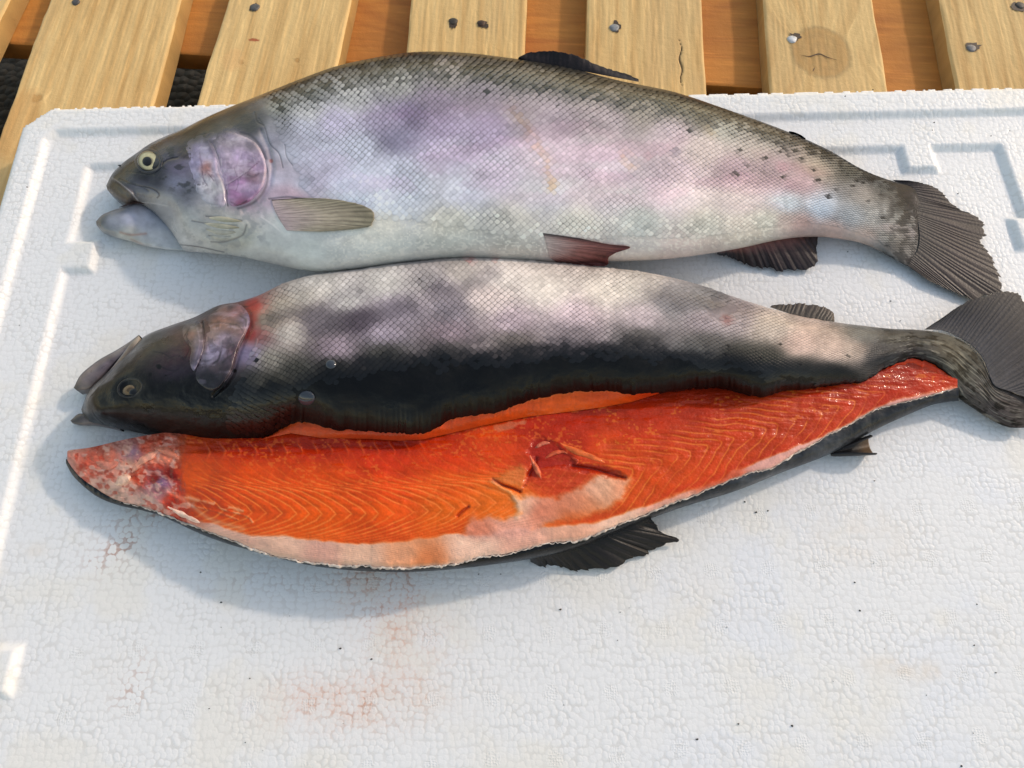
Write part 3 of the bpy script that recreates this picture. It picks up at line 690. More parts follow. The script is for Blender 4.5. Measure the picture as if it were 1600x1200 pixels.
# ------------------------------------------------------------------ whole trout (upper fish)
def whole_trout():
    root = empty('whole_trout', P(800, 250, 0)); tag(root, 'whole silvery pink rainbow trout with open mouth, uncut, lying above the split fish', 'fish')
    k = [(166,290,168,297,.017,.017,.002),(171,279,175,305,.018,.016,.006),(188,258,198,320,.020,.016,.013),(212,240,213,316,.022,.016,.018),(232,226,238,331,.024,.013,.021),(258,213,268,362,.026,.011,.025),(287,201,288,391,.028,.011,.028),
         (312,188,308,394,.030,.014,.030),(350,171,342,397,.032,.016,.032),(387,156,375,401,.034,.019,.033),(425,141,412,409,.036,.021,.034),(470,123,460,420,.037,.024,.036),(520,105,505,425,.038,.027,.038),
         (575,92,560,420,.039,.029,.040),(650,81,640,409,.040,.030,.042),(720,82,719,404,.040,.030,.042),(800,91,800,407,.040,.030,.041),(890,106,890,411,.038,.028,.039),(960,124,950,409,.036,.026,.037),
         (1062,146,1050,404,.032,.024,.033),(1125,167,1110,396,.029,.021,.029),(1187,189,1165,386,.026,.018,.025),(1234,207,1210,376,.023,.016,.022),(1292,233,1262,370,.020,.014,.018),(1348,265,1318,374,.017,.012,.014),
         (1377,277,1352,382,.014,.010,.011),(1402,285,1385,398,.011,.008,.008),(1424,292,1412,413,.0078,.0065,.0028),(1446,306,1440,424,.0052,.005,.0004)]
    hd_dark = lambda x, y, t_: (1-sm(290, 345, x))*(1-sm(.5, .7, t_))
    px, py, z, t, kk = body_top(k, 1280, 300, 2.1, ([200, 240, 290, 340], [1.9, 1.35, 1.4, 2.1]))
    pts = [(187,262,'#34363f'),(170,288,'#3a3c44'),(180,302,'#544a44'),(196,314,'#5c463c'),(186,309,'#4c403c'),(205,285,'#5e6078'),(240,285,'#54566b'),(215,240,'#33363f'),(232,265,'#3a3c46'),(265,240,'#6a6980'),(285,240,'#6d6280'),(290,222,'#5d5866'),
     (300,212,'#45454a'),(330,192,'#3d3d3b'),(283,262,'#8a80a8'),(275,285,'#8f93b5'),(300,250,'#9c91bb'),(295,300,'#7a7c90'),(320,265,'#a39ab5'),(325,300,'#a9a6ae'),(330,335,'#a5a09d'),(370,220,'#9a86a4'),(380,250,'#a183a8'),
     (370,300,'#a9719f'),(350,260,'#a88fae'),(395,280,'#a17ba5'),(400,250,'#8d7a94'),(375,185,'#35363a'),(392,197,'#3b3e40'),(405,180,'#4c4f5c'),(420,215,'#8e8da8'),(425,260,'#9c8da2'),(435,280,'#a9a3c0'),(440,300,'#b492ac'),
     (460,300,'#c79aae'),(430,170,'#858884'),(480,140,'#75787a'),(560,110,'#6a6b6d'),(650,95,'#5c5a5a'),(750,100,'#5a5655'),(900,118,'#5e5a50'),(1000,142,'#5e5a4e'),(1100,172,'#615f50'),(1200,207,'#67645a'),(1300,250,'#6e6a60'),
     (1370,285,'#5c6060'),(480,175,'#a9a8ae'),(550,150,'#a09fa3'),(620,130,'#9a9896'),(700,120,'#8e8688'),(470,200,'#a9abc6'),(520,190,'#a99fc4'),(600,190,'#a08fb8'),(640,180,'#84709c'),(680,160,'#8d7899'),(740,150,'#94859a'),
     (620,215,'#8b82aa'),(560,230,'#b0b3cc'),(500,250,'#b3b8d2'),(450,240,'#a7abc6'),(470,290,'#a5abc8'),(540,280,'#bac3dc'),(620,270,'#b8bbd4'),(700,240,'#b3a8c6'),(690,200,'#9b86b0'),(760,200,'#a28cb4'),(820,175,'#a28f9a'),
     (850,190,'#a893a6'),(950,190,'#a8959f'),(1050,210,'#b09aa8'),(780,270,'#bfb7cb'),(720,300,'#bbbdd0'),(620,320,'#bcc4d6'),(560,320,'#b7c2d8'),(850,250,'#c0afbd'),(950,260,'#bea9b9'),(1050,270,'#b59cab'),(1150,265,'#ac8a9b'),
     (1100,230,'#b1a09f'),(1200,265,'#a98a97'),(1250,285,'#ac8592'),(1180,230,'#a79c94'),(1280,262,'#a8957f'),(1350,300,'#8c8682'),(1130,200,'#9a9a90'),(1000,170,'#94887c'),(850,310,'#c4bfc8'),(950,310,'#c7bdc0'),(1050,310,'#c3b2ba'),
     (1150,310,'#bfaeb0'),(1230,320,'#a9b9c8'),(1280,325,'#a3b6cf'),(1330,338,'#98a3b0'),(1370,335,'#9a9c9c'),(1400,340,'#888b8a'),(1200,345,'#b9b9a9'),(600,350,'#c4c1b4'),(700,350,'#c6c2b2'),(500,340,'#b9bdb8'),(450,350,'#bfc0bb'),
     (800,350,'#c9c2b6'),(900,350,'#c4beb0'),(1000,350,'#b2b6ae'),(1100,355,'#b7b6a8'),(1160,362,'#c4b8a8'),(1250,348,'#bb8f88'),(1300,362,'#c49a8e'),(1350,372,'#b89a8c'),(1400,385,'#6f6b68'),(1420,350,'#6c6d6d'),(1425,310,'#3d3d3e'),
     (480,395,'#c2c5bd'),(420,385,'#c0c0ba'),(600,395,'#c6c8be'),(700,390,'#c4c4b8'),(800,392,'#bab4a8'),(900,395,'#bc9f96'),(1000,390,'#c9bcb4'),(1060,393,'#cdb4ac'),(1100,383,'#c8b2a8'),(375,370,'#b0ac9a'),(400,400,'#c0c2bc'),
     (350,352,'#b4b2a6'),(300,345,'#b0b0b2'),(520,420,'#c0c2ba'),(1130,180,'#56564a'),(1050,155,'#565444'),(1330,262,'#5c5c52'),(820,112,'#66625c'),(600,104,'#626364'),(430,195,'#8b8c9c'),
     (1225,345,'#c0a49a'),(1385,300,'#60635f'),(1390,365,'#9a9a94'),(1405,325,'#4c4f4f'),(640,300,'#bdc4d8'),(575,365,'#cac8bc'),(235,310,'#8a8684'),(225,300,'#6c7084'),(255,315,'#989aa6')]
    c = idw(px, py, pts, 11.)
    # slow mottling
    n1 = fbm(px/60., py/38., 3, 4); n2 = fbm(px/16., py/11., 9, 3); n3 = fbm(px/4., py/3., 13, 3)
    c = c*(1+.20*(n1-.5)+.12*(n2-.5)+.08*(n3-.5))[..., None]
    pinkish = sm(.45, .7, fbm(px/85., py/26., 41, 3))*sm(.15, .3, t)*(1-sm(.62, .78, t))*sm(440, 520, px)
    c = mix(c, c*np.array([1.01, .94, .98]), pinkish)
    # brownish slime smears
    for poly, wd in (([(800,165),(815,190),(835,225),(855,260),(862,290)], 9), ([(975,245),(985,258)], 10), ([(1095,180),(1110,205)], 9), ([(860,285),(858,300)], 7)):
        d = seg_dist(px, py, poly); c = mix(c, c*np.array([1.06, .96, .80]), np.exp(-(d/wd)**2)*sm(.35, .6, fbm(px/9, py/9, 5, 3))*.9)
    # dark edge of the back, olive rim on the head
    c = mix(c, hexc('#2a2724'), (1-sm(.008, .035, t))*.85*sm(380, 440, px))
    c = mix(c, hexc('#7a623a'), (1-sm(.0, .045, t))*sm(220, 300, px)*(1-sm(420, 560, px))*.8)
    c_pre = c.copy()
    net = sm(.50, .62, fbm(px/13., py/7., 77, 3))*(1-sm(.06, .22, t))*sm(420, 470, px)
    c = mix(c, hexc('#2b2d2c'), net*.62)
    # spots on the back
    rs = np.random.RandomState(8)
    for i in range(210):
        x = rs.uniform(430, 1400); 
        tt = abs(rs.randn())*.075+.015
        if x > 1150 and rs.rand() < .35: tt = rs.uniform(.05, .55)
        if x < 700: tt *= .7
        i0 = int(np.argmin(abs(px[:, 0]-x))); j0 = int(np.argmin(abs(t[i0]-min(tt, .75))))
        X0, Y0 = px[i0, j0], py[i0, j0]; r = rs.uniform(2.2, 5.4)
        sl_ = slice(max(0, i0-14), i0+14)
        d = np.hypot((px[sl_]-X0)*.8, (py[sl_]-Y0)*1.3)+3.4*(fbm(px[sl_]/3, py[sl_]/3, i, 2)-.5)
        c[sl_] = mix(c[sl_], hexc('#1d1d1e'), (1-sm(r*.4, r*1.3, d))*.8)
    R_ = np.clip((c_pre+.02)/(c+.02), 1, 3)
    for x, y, r, h, a in ((326,262,7,'#b86a52',.85),(424,251,3,'#b0504e',.8),(390,273,8,'#8a5866',.5),(1055,238,9,'#7a6c88',.45),(1220,262,10,'#c07a90',.35),(1010,245,7,'#b87486',.35),(1436,341,0.1,'#6c6c50',0),
                          (290,238,11,'#5a3650',.7),(212,318,5,'#8c5040',.55)):
        d = np.hypot(px-x, py-y)+3*(fbm(px/5, py/5, int(x), 2)-.5); c = mix(c, hexc(h), (1-sm(r*.5, r*1.3+.1, d))*a)
    # grey mottled patches and sooty patches on the head
    hd = 1-sm(400, 430, px)
    c = mix(c, hexc('#2a2c33'), sm(.54, .66, fbm(px/14., py/9., 51, 4))*hd*(1-sm(.45, .62, t))*.35*(1-sm(300, 345, px)))
    c = mix(c, hexc('#8d8f95'), sm(.52, .66, fbm(px/12., py/10., 53, 4))*hd*sm(.5, .7, t)*sm(240, 290, px)*.45)
    dark_cr = [([(320,209),(333,224),(342,248),(345,262),(352,284),(356,322)], 1.1, .8), ([(300,345),(330,350),(370,352)], 1.2, .5), ([(250,390),(262,382),(305,385),(350,394)], 1.0, .7),
               ([(221,268),(245,262),(262,250),(278,246)], 1.4, .75), ([(199,268),(218,271),(240,274)], 1.0, .6), ([(187,280),(210,289),(236,294),(249,303),(246,309)], 1.1, .8), ([(232,298),(222,292),(205,286)], 1.8, .5),
               ([(330,262),(336,275),(332,285)], .8, .7), ([(320,270),(318,282),(324,290)], .7, .6), ([(404,185),(414,200),(422,225),(436,240),(442,262)], 1.0, .6), ([(398,176),(402,190),(412,196)], 1.2, .8), ([(445,225),(448,245),(460,262)], .8, .5),
               ([(322,338),(345,340),(378,345)], 1.2, .55), ([(318,348),(345,352),(372,355)], .9, .5), ([(322,358),(345,362),(366,362)], .9, .5), ([(326,368),(345,370),(360,369)], .9, .45), ([(385,352),(378,368),(350,378),(330,378)], 1.6, .5),
               ([(404,248),(415,262),(418,280),(410,302),(394,318),(372,326)], 2.2, .6), ([(376,208),(392,213),(406,228),(415,248)], 2.4, .6), ([(420,311),(450,308),(470,311)], 1.2, .7)]
    g = crease_sum(px, py, dark_cr)
    c = mix(c, hexc('#35303a'), g*.55)
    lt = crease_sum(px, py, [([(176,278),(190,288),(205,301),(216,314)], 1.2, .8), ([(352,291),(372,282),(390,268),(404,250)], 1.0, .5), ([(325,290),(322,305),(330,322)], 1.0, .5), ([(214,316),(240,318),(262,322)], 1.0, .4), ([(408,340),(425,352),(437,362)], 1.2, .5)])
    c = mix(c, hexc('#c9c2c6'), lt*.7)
    # belly glitter of the scale edges, painted in as pale flecks
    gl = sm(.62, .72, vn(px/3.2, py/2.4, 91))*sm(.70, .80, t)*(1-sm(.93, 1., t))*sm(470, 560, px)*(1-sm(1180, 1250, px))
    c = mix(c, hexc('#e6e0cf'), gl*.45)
    te = np.interp(py, [280,300,320,371,394,430],[1388,1408,1420,1436,1430,1402])+11*(fbm(px/7, py/7, 66, 3)-.5)*2
    c = mix(c, hexc('#454042')*(.8+.4*fbm(px/22, py/2.5, 67, 3))[..., None], sm(-9, 7, px-te))
    c = mix(c, hexc('#3a3b3c'), sm(.46, .56, fbm(px/8, py/6, 68, 3))*sm(-75, -5, px-te+.25*(py-340))*(.75-.25*sm(340, 380, py)))
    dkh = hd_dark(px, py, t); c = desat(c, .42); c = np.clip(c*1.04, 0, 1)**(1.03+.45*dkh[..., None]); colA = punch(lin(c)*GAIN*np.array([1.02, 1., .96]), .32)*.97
    # relief
    zz = z-.0007*g+.0004*lt+.0010*np.exp(-(seg_dist(px, py, [(176,278),(190,288),(205,301),(214,312)])/3.)**2)
    zz = zz-.0016*np.exp(-(seg_dist(px, py, [(408,205),(420,232),(426,262),(421,290),(405,316),(380,330)])/4.)**2)
    zz = zz+.0008*(fbm(px/16, py/16, 61, 3)-.5)*hd+.0009*(fbm(px/60, py/40, 62, 2)-.5)
    body = None
    S = Surf(px, py, zz)
    # scales
    pos = P(px, py, zz)
    bx = np.interp(py, [120, 170, 230, 290, 310, 420], [395, 412, 440, 462, 478, 640])
    mask = sm(0, 26, px-bx)*(1-sm(.80, .93, t)*sm(-1, 0, 0*t))*(1-sm(-14, 2, px-te))
    bell = np.interp(px, [430, 500, 600, 700, 800, 900, 1000, 1100, 1200, 1260, 1330, 1400], [.60, .68, .78, .82, .86, .86, .86, .88, .84, .80, .82, .9])
    mask = mask*(1-sm(-.05, .06, t-bell))
    line = .45+.75*sm(.35, .7, fbm(px/70, py/45, 71, 3))+.45*np.exp(-(((px-660)/75)**2+((py-165)/50)**2))+.35*(1-sm(.05, .3, t))-.30*np.exp(-(((px-560)/110)**2+((py-320)/50)**2))
    mask = mask*np.clip(line*.9, .25, 1.1)
    gls = 1-.93*sm(1000, 1360, px)
    body_solid('body', px, py, zz, colA*(1-.86*np.clip(mask*1.25, 0, 1))[..., None], .0012, M_head, root, gls)
    n = px.shape[0]; al = []; x = float(np.argmin(abs(px[:, 0]-395)))
    while x < n-6:
        al.append(x); hh = kk[int(x), 3]-kk[int(x), 1]; x += 5.2+5.0*min(1, max(0, hh/310.))**.9
    tj = t[0]; ac = np.interp(np.linspace(.012, .955, 62), tj, np.arange(len(tj)))
    make_scales(pos, colA*R_**.55, mask, al, ac, 'scales', root, M_scale, 4, gloss=gls, size=1-.20*(1-sm(.10, .30, t)))
    # lower jaw
    kj = [(150,346,151,352,.010,.009,.001),(157,338,157,360,.011,.008,.004),(170,331,172,368,.012,.007,.007),(190,324,200,376,.014,.007,.009),(215,315,226,384,.015,.007,.007),(232,322,248,388,.0125,.007,.005),(258,345,266,390,.009,.006,.003),(285,375,288,391,.006,.005,.001)]
    jx, jy, jz, jt, _ = body_top(kj, 200, 90)
    jc = idw(jx, jy, [(151,348,'#474a4e'),(158,340,'#5c6068'),(175,345,'#8f92a0'),(200,340,'#9a9eb4'),(230,340,'#a3a6b4'),(200,365,'#a9a8a0'),(250,370,'#b0b0b0'),(300,380,'#b4b6b2'),(215,322,'#8f8c94'),(190,328,'#6f7280'),(250,345,'#a6a9b2'),(158,358,'#84868a')], 8)
    jc = mix(jc, hexc('#a8705c'), crease_sum(jx, jy, [([(188,363),(205,367),(228,365)], 2.0, .7), ([(205,374),(218,380),(224,384)], 2.0, .4)])*.7)
    jc = mix(jc, hexc('#34363c'), (1-sm(.0, .07, jt))*(1-sm(175, 215, jx))*.8)
    jc = jc*(1+.16*(fbm(jx/10, jy/8, 7, 3)-.5))[..., None]
    body_solid('lower_jaw', jx, jy, jz+.0005*(fbm(jx/12, jy/12, 8, 2)-.5), punch(lin(desat(jc,.25))*GAIN, .28), .0012, M_head, root)
    # mouth lining and shade in the gape
    V = P(np.array([172, 190, 214, 224, 206, 182]), np.array([300, 312, 310, 322, 326, 322]), .013)
    # gill cover plates
    def cf(pts_, e=8, cr_=(), lt_=(), sd=1, poly=None, keep=(0, 1)):
        def f(x, y):
            c_ = idw(x, y, pts_, e)
            if poly:
                wq = np.maximum(sm(1, 17, seg_dist(x, y, poly+[poly[0]])), sm(keep[0], keep[1], x)); c_ = mix(idw(x, y, pts, 11.), c_, wq)
            c_ = c_*(1+.34*(fbm(x/14, y/12, sd, 4)-.5)+.20*(fbm(x/4, y/4, sd+4, 3)-.5))[..., None]
            c_ = mix(c_, hexc('#d8d0dc'), sm(.60, .70, fbm(x/26+y/40, y/7, sd+9, 3))*.22)
            c_ = mix(c_, hexc('#584a60'), sm(.58, .70, fbm(x/10, y/13, sd+12, 3))*.18)
            c_ = mix(c_, hexc('#4a3144'), crease_sum(x, y, list(cr_))*.6); c_ = mix(c_, hexc('#d0c0cc'), crease_sum(x, y, list(lt_))*.55)
            return punch(lin(desat(c_,.22))*GAIN, .28)
        return f
    gp = [(320,210),(345,204),(375,209),(398,221),(412,242),(417,264),(413,288),(402,305),(387,317),(370,323),(357,320),(354,300),(350,286),(343,266),(341,246),(333,226)]
    gcol = cf([(335,213,'#8d8088'),(360,215,'#9a8c98'),(395,225,'#8a7c8a'),(410,250,'#94809a'),(350,240,'#a794a8'),(375,245,'#ab8fb2'),(365,262,'#b096ae'),(400,265,'#a583a8'),(395,274,'#8c6672'),(375,285,'#b07eac'),(365,305,'#a4699a'),(395,300,'#a882ac'),(413,275,'#9a8696'),(375,320,'#a8527a'),(358,312,'#b08aa8')], 7,
              cr_=[([(352,290),(366,282),(384,270),(405,252)], .9, .7), ([(387,273),(396,276),(404,271)], 1.6, .7), ([(362,316),(372,321),(385,314)], 1.2, .8), ([(366,262),(372,285),(368,300)], .7, .4)],
              lt_=[([(354,288),(369,279),(388,266)], 1.0, .7), ([(378,232),(372,262),(374,282)], 1.0, .5), ([(355,285),(354,318)], 1.0, .6), ([(405,232),(414,255),(415,280),(406,300)], 1.6, .5), ([(395,240),(400,262)], .8, .4)], sd=31, poly=gp, keep=(350, 375))
    patch('gill_cover', gp, S, lambda x, y: .0016*sm(345, 398, x)*(1-.6*(1-sm(212, 240, y)))+.0001, root, gcol, M_head, edge=5, n=130, m=40, relief=lambda x, y: .0006*(fbm(x/15, y/15, 6, 3)-.5)+.0006*np.exp(-(seg_dist(x, y, [(354,288),(369,279),(388,266),(404,250)])/2.5)**2))
    pp = [(292,222),(318,209),(331,226),(340,248),(342,268),(350,288),(353,318),(340,326),(322,318),(306,300),(298,270),(292,246)]
    pcol = cf([(300,228,'#8478a4'),(315,220,'#8e84a0'),(325,240,'#a49ab4'),(305,255,'#9d92bc'),(300,275,'#8a90ae'),(325,262,'#b07068'),(335,262,'#a89aa8'),(318,285,'#b4afb8'),(335,295,'#b9b2b4'),(345,312,'#aa9aa8'),(322,312,'#a8a6a8')], 6,
              cr_=[([(333,228),(341,250),(344,268)], 1.0, .7), ([(316,268),(318,280),(324,290)], .9, .7), ([(326,272),(334,282)], .8, .6), ([(312,240),(316,262)], 1.4, .4)], lt_=[([(325,268),(334,272),(340,264)], 1.0, .7), ([(330,280),(328,300),(334,315)], 1.2, .5)], sd=37, poly=pp, keep=(332, 346))
    patch('cheek_plate', pp, S, lambda x, y: .0009*sm(315, 345, x)+.00012, root, pcol, M_head, edge=7, n=110, m=30, relief=lambda x, y: .0004*(fbm(x/8, y/8, 16, 3)-.5))
    # branchiostegal folds
    for i, (pl_) in enumerate(([(322,340),(345,342),(378,346)], [(318,349),(345,353),(376,356)], [(322,359),(345,363),(370,363)], [(328,369),(345,372),(360,370)])):
        p = smooth_poly(pl_, 30); a = np.linspace(0, np.pi, 7); d = np.gradient(p, axis=0); nn_ = np.stack([-d[:, 1], d[:, 0]], -1); nn_ /= np.linalg.norm(nn_, axis=1)[:, None]
        wdt = 4.2*np.sin(np.linspace(.1, np.pi-.1, 30))
        qx = p[:, 0:1]+nn_[:, 0:1]*np.cos(a)*wdt[:, None]; qy = p[:, 1:2]+nn_[:, 1:2]*np.cos(a)*wdt[:, None]
        zq = S.zs(qx, qy)+.0012*np.sin(a)*(wdt[:, None]/4.2)-.0002
        cc_ = idw(qx, qy, [(320,345,'#b5ad98'),(345,345,'#aaa48e'),(378,350,'#989078'),(345,370,'#b0aca0')], 6)*(.9+.2*fbm(qx/6, qy/3, i, 2))[..., None]
        build('gill_membrane_fold', P(qx, qy, zq), gfaces(30, 7), M_head, root, lin(cc_)*GAIN)
    strip('mouth_lining_shade', [(186,324),(198,320),(210,316),(222,317),(236,320)], .0215, .0014, lin(hexc('#3c2a26')), M_head, root, .0004)  # lining strip at the mouth corner, coloured dark for the shade inside
    # eye
    ring_fold('eyelid', root, S, 232, 251.5, 19.5, 17.5, 2.6, .0009, '#2c2d34', M_head, .2)
    eye(root, S, 232, 251.5, 17.5, 15.5, iris='#b4b08c', rimc='#5c5a4a', pup=.47, bulge=.0024, pupoff=(-2.0, 0.5), ang=.3)
    strip('nostril', [(184,258),(188,259),(191,262)], S.hit(187, 260)+.0006, .0009, (.004, .004, .005), M_plain, root)
    # fins
    fin('dorsal_fin', [(808,94),(860,101),(920,113),(998,128)], [(811,89),(826,82),(850,79.5),(882,82),(904,88),(926,98),(945,105),(968,112),(990,120),(998,124)], [.040,.037], [.044,.046,.040,.036], root, ('#2e2527','#3c3134','#33292a'), 14, 140, 26, .0006, 1.5, seed=2, fold=.0008, edge=('#1c1718', .06))
    fin('adipose_fin', [(1232,207),(1244,211),(1258,218)], [(1233,205),(1240,206),(1250,210),(1259,216)], .023, .026, root, ('#3a3a34','#23231f','#1d1d1a'), 3, 30, 10, .0002, .2, seed=3)
    fin('pectoral_fin', [(424,312),(428,326),(436,342),(448,360)], [(474,309),(520,311),(558,318),(580,328),(585,340),(578,353),(545,359),(500,362)], .03, .03, root, ('#d6bcbc','#cdbca4','#a39a80'), 12, 150, 60, .0003, 1.8, surf=S, off=.0016, seed=4, edge=('#2c2820', .035))
    fin('pelvic_fin', [(848,364),(852,376),(858,402)], [(905,372),(948,381),(985,386),(960,396),(950,404),(946,415),(900,416),(870,410)], .03, .022, root, ('#d4c0b8','#b0746c','#8a4844'), 9, 110, 36, .0004, 2.0, surf=S, off=.0010, seed=5, edge=('#4b4648', .16))
    fin('anal_fin', [(1122,393),(1160,383),(1200,370),(1245,357),(1272,352)], [(1120,397),(1150,408),(1190,418),(1228,423),(1262,420),(1277,404),(1275,388),(1279,364)], [.020,.016,.014], [.004,.003,.004,.010], root, ('#a4655c','#54403f','#41373a'), 11, 170, 50, .0007, 5.0, seed=6)
    # tail fin
    fin('tail_fin', [(1394,281),(1418,298),(1431,335),(1436,372),(1428,398),(1402,404)], [(1420,282),(1456,289),(1472,303),(1497,326),(1520,334),(1535,344),(1543,358),(1540,368),(1531,376),(1541,388),(1552,413),(1565,439),(1569,453),(1548,459),(1522,468),(1488,455),(1450,438)],
        [.0070,.0072,.0070,.0066], [.009,.006,.005,.005,.006], root, ('#3f3d3e','#46393c','#3a3032'), 26, 300, 90, .0009, 6.5, seed=7, fold=.0007)
    # small round scar on the tail root
    d = S.hit(1436, 369)
    return S
WT = whole_trout()
# ------------------------------------------------------------------ split trout (lower fish)
def split_trout():
    root = empty('split_trout', P(800, 640, 0)); tag(root, 'black-backed trout cut open along its length, showing bright orange flesh', 'fish')
    k = [(127,640,129,646,.018,.014,.002),(131,628,136,656,.021,.014,.010),(137,614,151,661,.024,.014,.019),(165,585,172,667,.026,.014,.028),(200,550,205,674,.028,.015,.034),(222,528,235,680,.029,.016,.037),(265,509,280,687,.030,.018,.040),
         (305,495,325,694,.031,.021,.042),(342,477,352,694,.031,.024,.043),(370,472,378,690,.031,.027,.043),(405,461,412,683,.031,.031,.042),(440,444,445,669,.031,.036,.040),(480,431,475,661,.031,.040,.037),(512,426,512,671,.031,.041,.036),
         (560,420,560,672,.031,.042,.035),(610,412,608,676,.031,.042,.035),(662,406,655,678,.031,.043,.034),(719,401,712,655,.031,.045,.033),(775,401,775,645,.031,.045,.033),(850,407,845,621,.030,.046,.032),(925,416,925,612,.030,.045,.031),
         (1000,424,1000,616,.029,.043,.030),(1060,436,1060,611,.028,.041,.029),(1100,447,1100,607,.027,.040,.028),(1147,464,1145,608,.026,.038,.027),(1194,479,1187,617,.025,.036,.026),(1241,492,1235,607,.024,.035,.023),(1303,503,1300,601,.022,.033,.019),
         (1350,509,1344,597,.021,.031,.016),(1397,514,1390,572,.020,.030,.012),(1431,515,1425,563,.019,.029,.010),(1465,519,1458,570,.018,.027,.010),(1490,526,1488,592,.017,.022,.007),(1514,540,1506,620,.016,.015,.005),(1534,562,1532,640,.015,.012,.004),
         (1552,596,1556,656,.015,.010,.003),(1580,612,1584,668,.014,.009,.002),(1606,622,1606,668,.013,.009,.001)]
    # ragged cut edge
    px, py, z, t, kk = body_top(k, 1420, 260, 2.2, 1.05)
    wob = 3.6*(fbm(px[:, 0]/34, px[:, 0]*0, 5, 3)-.5)*2+1.3*(vn(px[:, 0]/4., px[:, 0]*0, 6)-.5)*2
    wob = wob*sm(340, 420, px[:, 0])*(1-sm(1470, 1500, px[:, 0]))
    py = py+wob[:, None]*sm(.80, 1., t)
    pts = [(240,540,'#5c5a55'),(300,510,'#6f6660'),(300,540,'#6a5450'),(270,560,'#5d4a50'),(280,580,'#4c4250'),(340,500,'#7c5f5a'),(360,500,'#8a6460'),(360,530,'#8a6f72'),(340,545,'#8a7a8e'),(315,530,'#84686a'),(380,480,'#8a5a52'),(395,480,'#a3605a'),
     (393,520,'#9a5a58'),(386,552,'#8f86a0'),(330,580,'#4d4552'),(300,600,'#23222a'),(200,600,'#221f26'),(170,580,'#3c3942'),(150,630,'#1d1c22'),(200,650,'#121317'),(280,650,'#0f1015'),(330,650,'#0e0f14'),(370,615,'#25252a'),(420,560,'#8d877d'),
     (420,500,'#8f8578'),(470,460,'#9a9590'),(450,520,'#a39d97'),(430,600,'#47463f'),(500,500,'#7b747a'),(540,470,'#a9a6a4'),(600,440,'#aaa6a2'),(560,500,'#5c525c'),(520,545,'#8d7f88'),(620,485,'#8a818a'),(600,520,'#948993'),(680,455,'#8a8085'),
     (700,485,'#7a7278'),(725,425,'#a29a94'),(760,465,'#b0a39f'),(850,450,'#b5ada6'),(950,450,'#b6aea6'),(1000,445,'#a8a29b'),(700,520,'#8a7a80'),(800,508,'#a4949a'),(900,500,'#b09fa3'),(1000,500,'#ac9fa2'),(1055,468,'#7c7a7c'),(1100,500,'#8a8084'),
     (1150,500,'#948a8c'),(1100,468,'#727274'),(1200,512,'#9a9088'),(1250,540,'#a8938a'),(1300,545,'#a8958b'),(1335,548,'#94867c'),(1372,555,'#3a3c40'),(1350,522,'#6b6b68'),(1400,530,'#55534f'),(1450,540,'#4c4b48'),(1500,570,'#57564f'),(1540,615,'#504c48'),
     (1425,556,'#3a3637'),(1200,565,'#33352f'),(1150,562,'#33342f'),(1300,585,'#2c2c2b'),(1250,575,'#3c3b38'),(1480,540,'#5c5b54'),(1565,640,'#57504e'),(1590,645,'#57504c'),(460,580,'#55544e'),(400,600,'#55524a'),(600,555,'#4c4a46'),(520,575,'#3c3b38'),
     (700,548,'#55504e'),(800,530,'#6c6460'),(780,430,'#b4aca6'),(660,440,'#a09a98'),(500,445,'#aaa6a2'),(440,480,'#9c948a'),(360,475,'#7a6660'),(330,485,'#6d6058'),(410,640,'#1c1c1e'),(1100,540,'#5a5856'),(1000,525,'#5c5856'),(900,520,'#7a7072')]
    c = idw(px, py, pts, 10.)
    n1 = fbm(px/45., py/30., 103, 4); n2 = fbm(px/13., py/10., 109, 3); n3 = fbm(px/4., py/3., 113, 3)
    c = c*(1+.22*(n1-.5)+.16*(n2-.5)+.10*(n3-.5))[..., None]
    # diagonal sooty bands on the flank
    for poly, wd, a in (([(490,520),(530,500),(590,495),(640,478)], 16, .42), ([(660,440),(700,455),(745,440),(770,425)], 15, .30), ([(470,500),(520,470),(560,455)], 10, .22), ([(420,500),(450,490),(480,487)], 10, .3), ([(1010,455),(1060,472),(1120,475),(1160,490)], 16, .35)):
        d = seg_dist(px, py, poly)+14*(fbm(px/20, py/14, int(wd), 3)-.5); c = mix(c, hexc('#4a444c'), np.exp(-(np.maximum(d, 0)/wd)**2)*a)
    # black back, its edge ragged
    DB = np.interp(px, [120, 200, 300, 360, 400, 440, 512, 625, 775, 887, 1000, 1070, 1120, 1200, 1260, 1330, 1380], [585, 600, 610, 618, 614, 604, 584, 564, 553, 546, 545, 556, 566, 575, 584, 598, 622])
    DB = DB+14*(fbm(px/30., py/16., 120, 4)-.5)*2
    dk = sm(-26, 22, py-DB+8*(fbm(px/9., py/6., 122, 3)-.5)*2)*(1-sm(1330, 1380, px))
    fade = sm(1060, 1130, px)
    blk = mix(np.broadcast_to(hexc('#151518'), c.shape), np.broadcast_to(hexc('#26262a'), c.shape), sm(.4, .65, fbm(px/26., py/12., 121, 4))*(.35+.65*fade))
    c = mix(c, blk, dk*(1-.25*fade))
    # spots on the head
    rs = np.random.RandomState(12)
    for i in range(46):
        x, y = rs.uniform(190, 420), rs.uniform(560, 680); r = rs.uniform(1.8, 4.2); d = np.hypot(px-x, py-y)+2*(fbm(px/4, py/4, i, 2)-.5)
        c = mix(c, hexc('#07070a'), (1-sm(r*.6, r*1.2, d))*.7)
    for i in range(60):
        x, y = rs.uniform(440, 1340), 0; y = np.interp(x, [440, 1000, 1340], [600, 560, 580])+rs.uniform(-35, 50); r = rs.uniform(2, 4)
        d = np.hypot(px-x, py-y)+2*(fbm(px/4, py/4, i, 2)-.5); c = mix(c, hexc('#0a0b0c'), (1-sm(r*.6, r*1.2, d))*.7)
